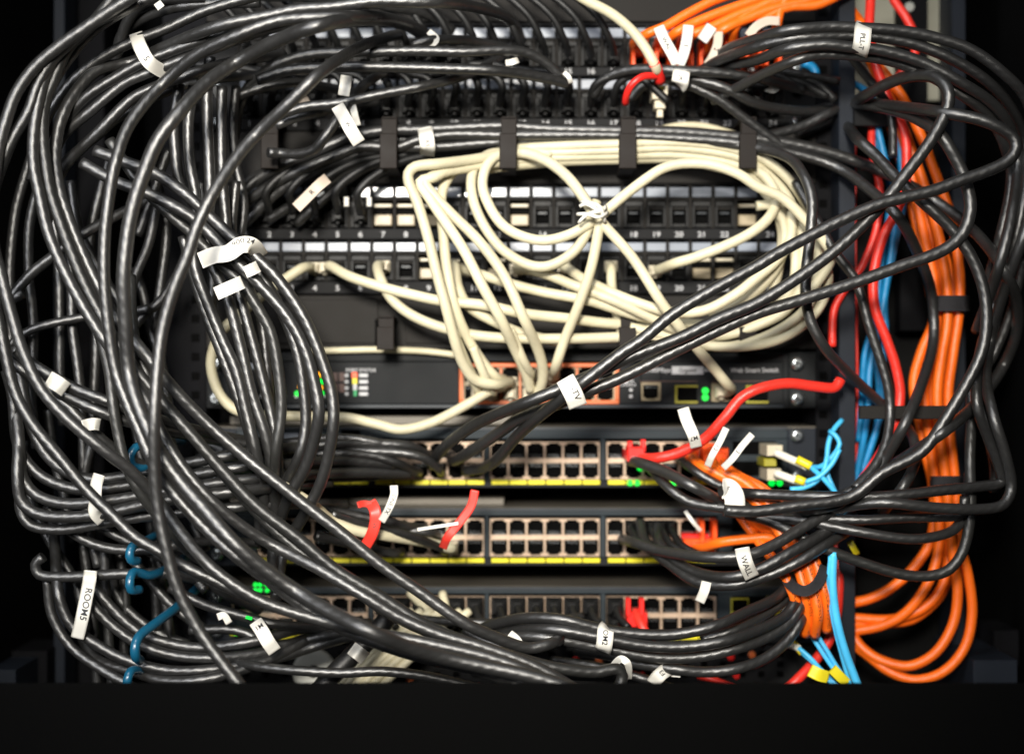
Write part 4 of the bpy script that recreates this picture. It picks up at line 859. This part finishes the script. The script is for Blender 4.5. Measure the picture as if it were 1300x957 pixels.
# ------------------------------------------------------------------ blue ring hooks
GH2 = 'blue coated cable rings at the left'
for l, s, r in (('topmost blue cable ring, behind the diagonal cables', '232,560,20 205,560,70 185,566,110 172,568,122 166,578,124 168,590,124 180,594,118 190,588,110', 4.6),
 ('second blue cable ring, hooked round a black cable', '215,668,10 200,678,60 182,688,100 170,692,116 165,700,120 166,710,120 176,712,112', 5),
 ('third blue cable ring, lit green at its foot', '262,690,10 240,704,50 215,720,80 190,730,104 170,726,116 165,736,122 166,748,122 178,748,112', 5),
 ('largest blue cable ring with a long slanting arm', '262,735,10 245,752,40 225,770,70 196,792,104 178,806,118 172,818,124 172,832,124 178,838,112', 5.4),
 ('lowest blue cable ring at the bottom edge', '200,850,60 180,850,96 166,852,112 162,862,116 161,885,110', 5)):
    o = finish(tube([P(*q) for q in parse(s, 80)], (r+.7)*PX*.92, 'ring', n=12), 'cable_ring'); tag(o, l, 'cable ring', GH2)

# ------------------------------------------------------------------ paper tags
ribbon('cable_tag', 'long white strip across the upper left fan of cables', '172,42,128 178,60,142 190,80,144 214,95,126', 17.5, txt='5', tpos=.5, size=11, bow=.5)
ribbon('cable_tag', 'wavy white strip with printed characters left of the smart switch', '254,331,128 272,324,140 290,321,146 306,311,148 320,312,144 332,327,124', 21, txt='900.24', tpos=.62, toff=-5, size=9, bow=.5)
ribbon('cable_tag', 'small white square tag right of the drop cables', '311,346,142 320,342,144 328,338,138', 15)
ribbon('cable_tag', 'white rectangular tag on the cables left of the smart switch', '274,373,138 292,365,142 308,358,134', 17)
ribbon('cable_tag', 'small white wrap round two black cables at the left edge', '61,480,158 68,484,162 76,489,162 84,495,157', 20)
ribbon('cable_tag', 'small white wrap lying under the diagonal cable at left', '105,541,150 112,539,154 120,538,154 127,539,149', 15)
ribbon('cable_tag', 'white strip wrapped round the looped cables at mid left', '126,602,118 122,616,126 121,634,128 120,650,126 130,662,118', 15.5, bow=.4)
ribbon('cable_tag', 'long white flag reading ROOM5 hanging from the straight cable at lower left', '115,724,104 114,733,110 112,745,110 108,765,112 104,785,113 98,810,108', 17, txt='ROOM5', size=12, tpos=.5, toff=-1)
ribbon('cable_tag', 'folded white flag marked M1 at the bottom left', '324,788,100 332,800,108 340,814,110 349,827,105', 18, txt='M1', tpos=.2, size=9, along=False)
ribbon('cable_tag', 'tiny triangular white tag end near the small yellow light', '276,783,98 284,781,99 291,791,97', 9)
ribbon('cable_tag', 'white tag in two lobes hanging over the left of the second patch panel', '440,96,108 438,110,114 436,122,112', 15)
ribbon('cable_tag', 'white flag slanting down over the wide manager at left', '428,134,104 436,148,108 446,166,110 456,182,104', 17, txt='W', size=7)
ribbon('cable_tag', 'short white tag behind the slanting black cable', '447,132,78 450,145,80 454,160,76', 9)
ribbon('cable_tag', 'white wrap on the cables in the wide manager left of the steep cream cables', '539,162,44 541,172,58 543,188,58 542,198,40', 19, txt='A1', size=8)
ribbon('cable_tag', 'brownish aged tag slanting over the third patch panel', '376,264,64 392,248,68 404,236,70 416,226,64', 14, m='paperold', txt='R', size=9)
ribbon('cable_tag', 'curled white tag at the top left of centre', '532,60,66 546,58,76 554,50,78 544,40,70', 8, m='paper')
ribbon('cable_tag', 'small pale stub at the end of the horizontal cables', '716,92,66 722,98,72 725,106,68', 6)
ribbon('cable_tag', 'tiny pale stub above the second bright horizontal cable', '642,80,70 650,79,76 658,76,72', 8)
ribbon('cable_tag', 'small white square near the top of the dropped cables', '243,92,118 252,96,122 260,100,118', 13)
ribbon('cable_tag', 'pale tag end behind the upright cables at upper left', '274,108,84 276,120,86 284,128,84', 9)
ribbon('cable_tag', 'tiny white tag tip at the top left corner', '198,10,102 206,4,104', 9)
ribbon('cable_tag', 'pale tag half hidden at the left of the second patch panel', '382,122,40 388,134,44 386,150,42', 13, m='paperold')
ribbon('cable_tag', 'white band round the very thick black cable at the bottom', '446,822,92 454,828,104 464,836,94', 18)
ribbon('cable_tag', 'narrow white tag on the dropped cables beside the cream loop', '303,410,96 306,402,98', 9)
ribbon('cable_tag', 'white wrap reading -TV round the central black cables', '717,480,142 722,489,147 729,503,147 734,516,142', 24, txt=' -TV', size=11.5, tpos=.55, toff=-3, bow=.3)
ribbon('cable_tag', 'white wrap marked K on the cables over the second patch panel', '866,86,54 865,92,70 863,106,70 861,109,54', 22, txt='K', size=9, along=False)
ribbon('cable_tag', 'left arm of the white V shaped flag over the orange plugs', '836,34,60 843,50,66 852,66,66 860,82,62', 14.5, txt='WAL', size=8, tpos=.45)
ribbon('cable_tag', 'right arm of the white V shaped flag over the orange plugs', '874,32,64 872,50,68 868,68,66 862,83,62', 14, txt='1')
ribbon('cable_tag', 'white flag between the orange patch cords above the panel', '904,33,60 898,42,60 891,52,58', 15)
ribbon('cable_tag', 'white flag hanging in front of the fourth orange plug', '912,40,58 911,56,60 905,72,60 898,83,56', 12, m='paperold', txt='2', size=8)
ribbon('cable_tag', 'pale grey tag at the right of the orange patch cords', '950,46,50 960,34,52 974,27,52 990,27,52', 11, m='paperold')
ribbon('cable_tag', 'white wrap marked with letters round the upper right loop', '1098,30,104 1096,36,122 1094,56,124 1091,68,116 1090,71,104', 22, txt='PLL-T', size=9, tpos=.55, bow=.5)
ribbon('cable_tag', 'pale stub tag behind the last port of the second patch panel', '972,112,44 982,114,46 988,110,44', 9)
ribbon('cable_tag', 'white wrap round the horizontal cables at right', '917,620,92 926,621,104 932,630,108 933,646,106 932,656,90', 26, txt='E', size=8, bow=.8, tpos=.2)
ribbon('cable_tag', 'white wrap reading WALL on the bundle at lower right', '942,695,110 944,705,119 948,718,119 955,733,110', 19, txt='WALL', size=10.5, tpos=.6, toff=1, bow=.6)
ribbon('cable_tag', 'white wrap reading OM2 on the bottom centre bundle', '772,795,112 769,799,126 768,812,128 766,824,124 765,827,110', 21, txt='OM2', size=9.5, tpos=.45, bow=.5)
ribbon('cable_tag', 'white wrap marked M3 on the cable at bottom centre', '644,807,120 654,816,130 656,826,132 646,837,124', 19, txt='M3', size=9, bow=.6, tpos=.5)
ribbon('cable_tag', 'small white loop tag round the curled cable at the bottom', '776,848,120 788,836,134 797,842,136 798,862,122', 9)
ribbon('cable_tag', 'white flag marked F3 at the bottom right of centre', '856,846,96 846,850,104 836,858,108 828,868,104', 18, txt='F3', size=8, along=False)
ribbon('cable_tag', 'small grey white flag below the wall wrap bundle', '897,738,112 894,750,114 888,764,110', 13)
ribbon('cable_tag', 'sliver of white tag on the bottom centre bundle', '852,856,100 864,857,102', 5)
ribbon('cable_tag', 'slanted paper flag above the red cable at right', '867,518,86 872,534,90 880,552,92 884,568,84', 15, m='paper', txt='M7', size=8, tpos=.75, along=False)
ribbon('cable_tag', 'middle white flag of the three at the orange plugs', '922,543,84 914,560,88 904,578,88 898,592,80', 9, txt='1.2', size=7)
ribbon('cable_tag', 'right thin white flag of the three at the orange plugs', '955,551,84 942,566,88 930,582,88 918,594,80', 9, txt='3', size=7)
ribbon('cable_tag', 'thin pale tag with green tip above the orange lead', '870,648,40 878,660,46 890,674,40', 5)
ribbon('cable_tag', 'white flag with lettering above the red looped flag', '500,616,84 500,628,90 494,644,92 484,662,84', 10, txt='ONE.TX', size=7.5)
cf = CAB['CF']
ribbon('red_flag', 'red flag looped over the cream cable', '470,636,78 476,648,84 476,664,84 471,680,82 461,697,76', 14.5, m='redflag', txt='W', size=8, parent=cf, ink='brown')
ribbon('red_flag', 'long red flag near the plug', '603,622,72 598,642,78 584,662,82 568,682,84 562,696,72', 11, m='redflag', parent=cf)
ribbon('red_flag', 'short end of the red looped flag', '454,641,74 462,639,78 472,641,80', 8, m='redflag', parent=cf)
ribbon('cable_tag', 'thin pale sliver crossing the long red flag', '530,672,74 556,668,84 582,664,86', 4, m='paper')
ribbon('cable_tag', 'tiny pale tag end over the horizontal cable at the lower right', '1012,676,60 1018,668,62 1026,664,60', 7, m='paper')
ribbon('cable_tag', 'end of paper glowing green as if lit under the lights at lower left', '312,783,96 320,785,98', 4, m='green')  # emission stands in for the green lights shining on this paper
# ------------------------------------------------------------------ camera, light, render
cam = bpy.data.cameras.new('camera'); co = bpy.data.objects.new('camera', cam); COL.objects.link(co); S.camera = co
co.location = (0, -D, 0); co.rotation_euler = (math.radians(90), 0, 0)
cam.sensor_width = 36; cam.lens = 36*D/(1300*PX); cam.clip_start = .01; cam.clip_end = 20
cam.dof.use_dof = True; cam.dof.focus_distance = D-.125; cam.dof.aperture_fstop = 2.2
def lamp(name, kind, loc, tgt, energy, col=(1, 1, 1), **kw):
    l = bpy.data.lights.new(name, kind); l.energy = energy; l.color = col
    for k, v in kw.items(): setattr(l, k, v)
    o = bpy.data.objects.new(name, l); COL.objects.link(o); o.location = loc
    o.rotation_euler = (Vector(tgt)-Vector(loc)).to_track_quat('-Z', 'Y').to_euler(); return o
lamp('key_spot', 'SPOT', (-.16, -1.6, .42), (-.02, 0, .02), 215, (1, .95, .86), spot_size=math.radians(38), spot_blend=1., shadow_soft_size=.14)  # frontal key light; soft cone added so the outer edges fall darker
lamp('ceiling_light', 'AREA', (-.25, -1.0, 1.05), (-.05, 0, .05), 7, (.95, .97, 1), shape='RECTANGLE', size=.9, size_y=.18)
lamp('room_light', 'AREA', (-.85, -1.25, .30), (-.2, 0, -.02), 11, (.96, .97, 1), shape='RECTANGLE', size=.34, size_y=.6)
w = bpy.data.worlds.new('World'); S.world = w; w.use_nodes = True
w.node_tree.nodes['Background'].inputs[0].default_value = (.5, .55, .6, 1); w.node_tree.nodes['Background'].inputs[1].default_value = .012
S.render.engine = 'CYCLES'; S.cycles.use_denoising = True; S.cycles.max_bounces = 5; S.cycles.diffuse_bounces = 3; S.cycles.glossy_bounces = 3
S.view_settings.view_transform = 'Standard'; S.view_settings.look = 'None'; S.view_settings.gamma = 1; S.view_settings.exposure = 0
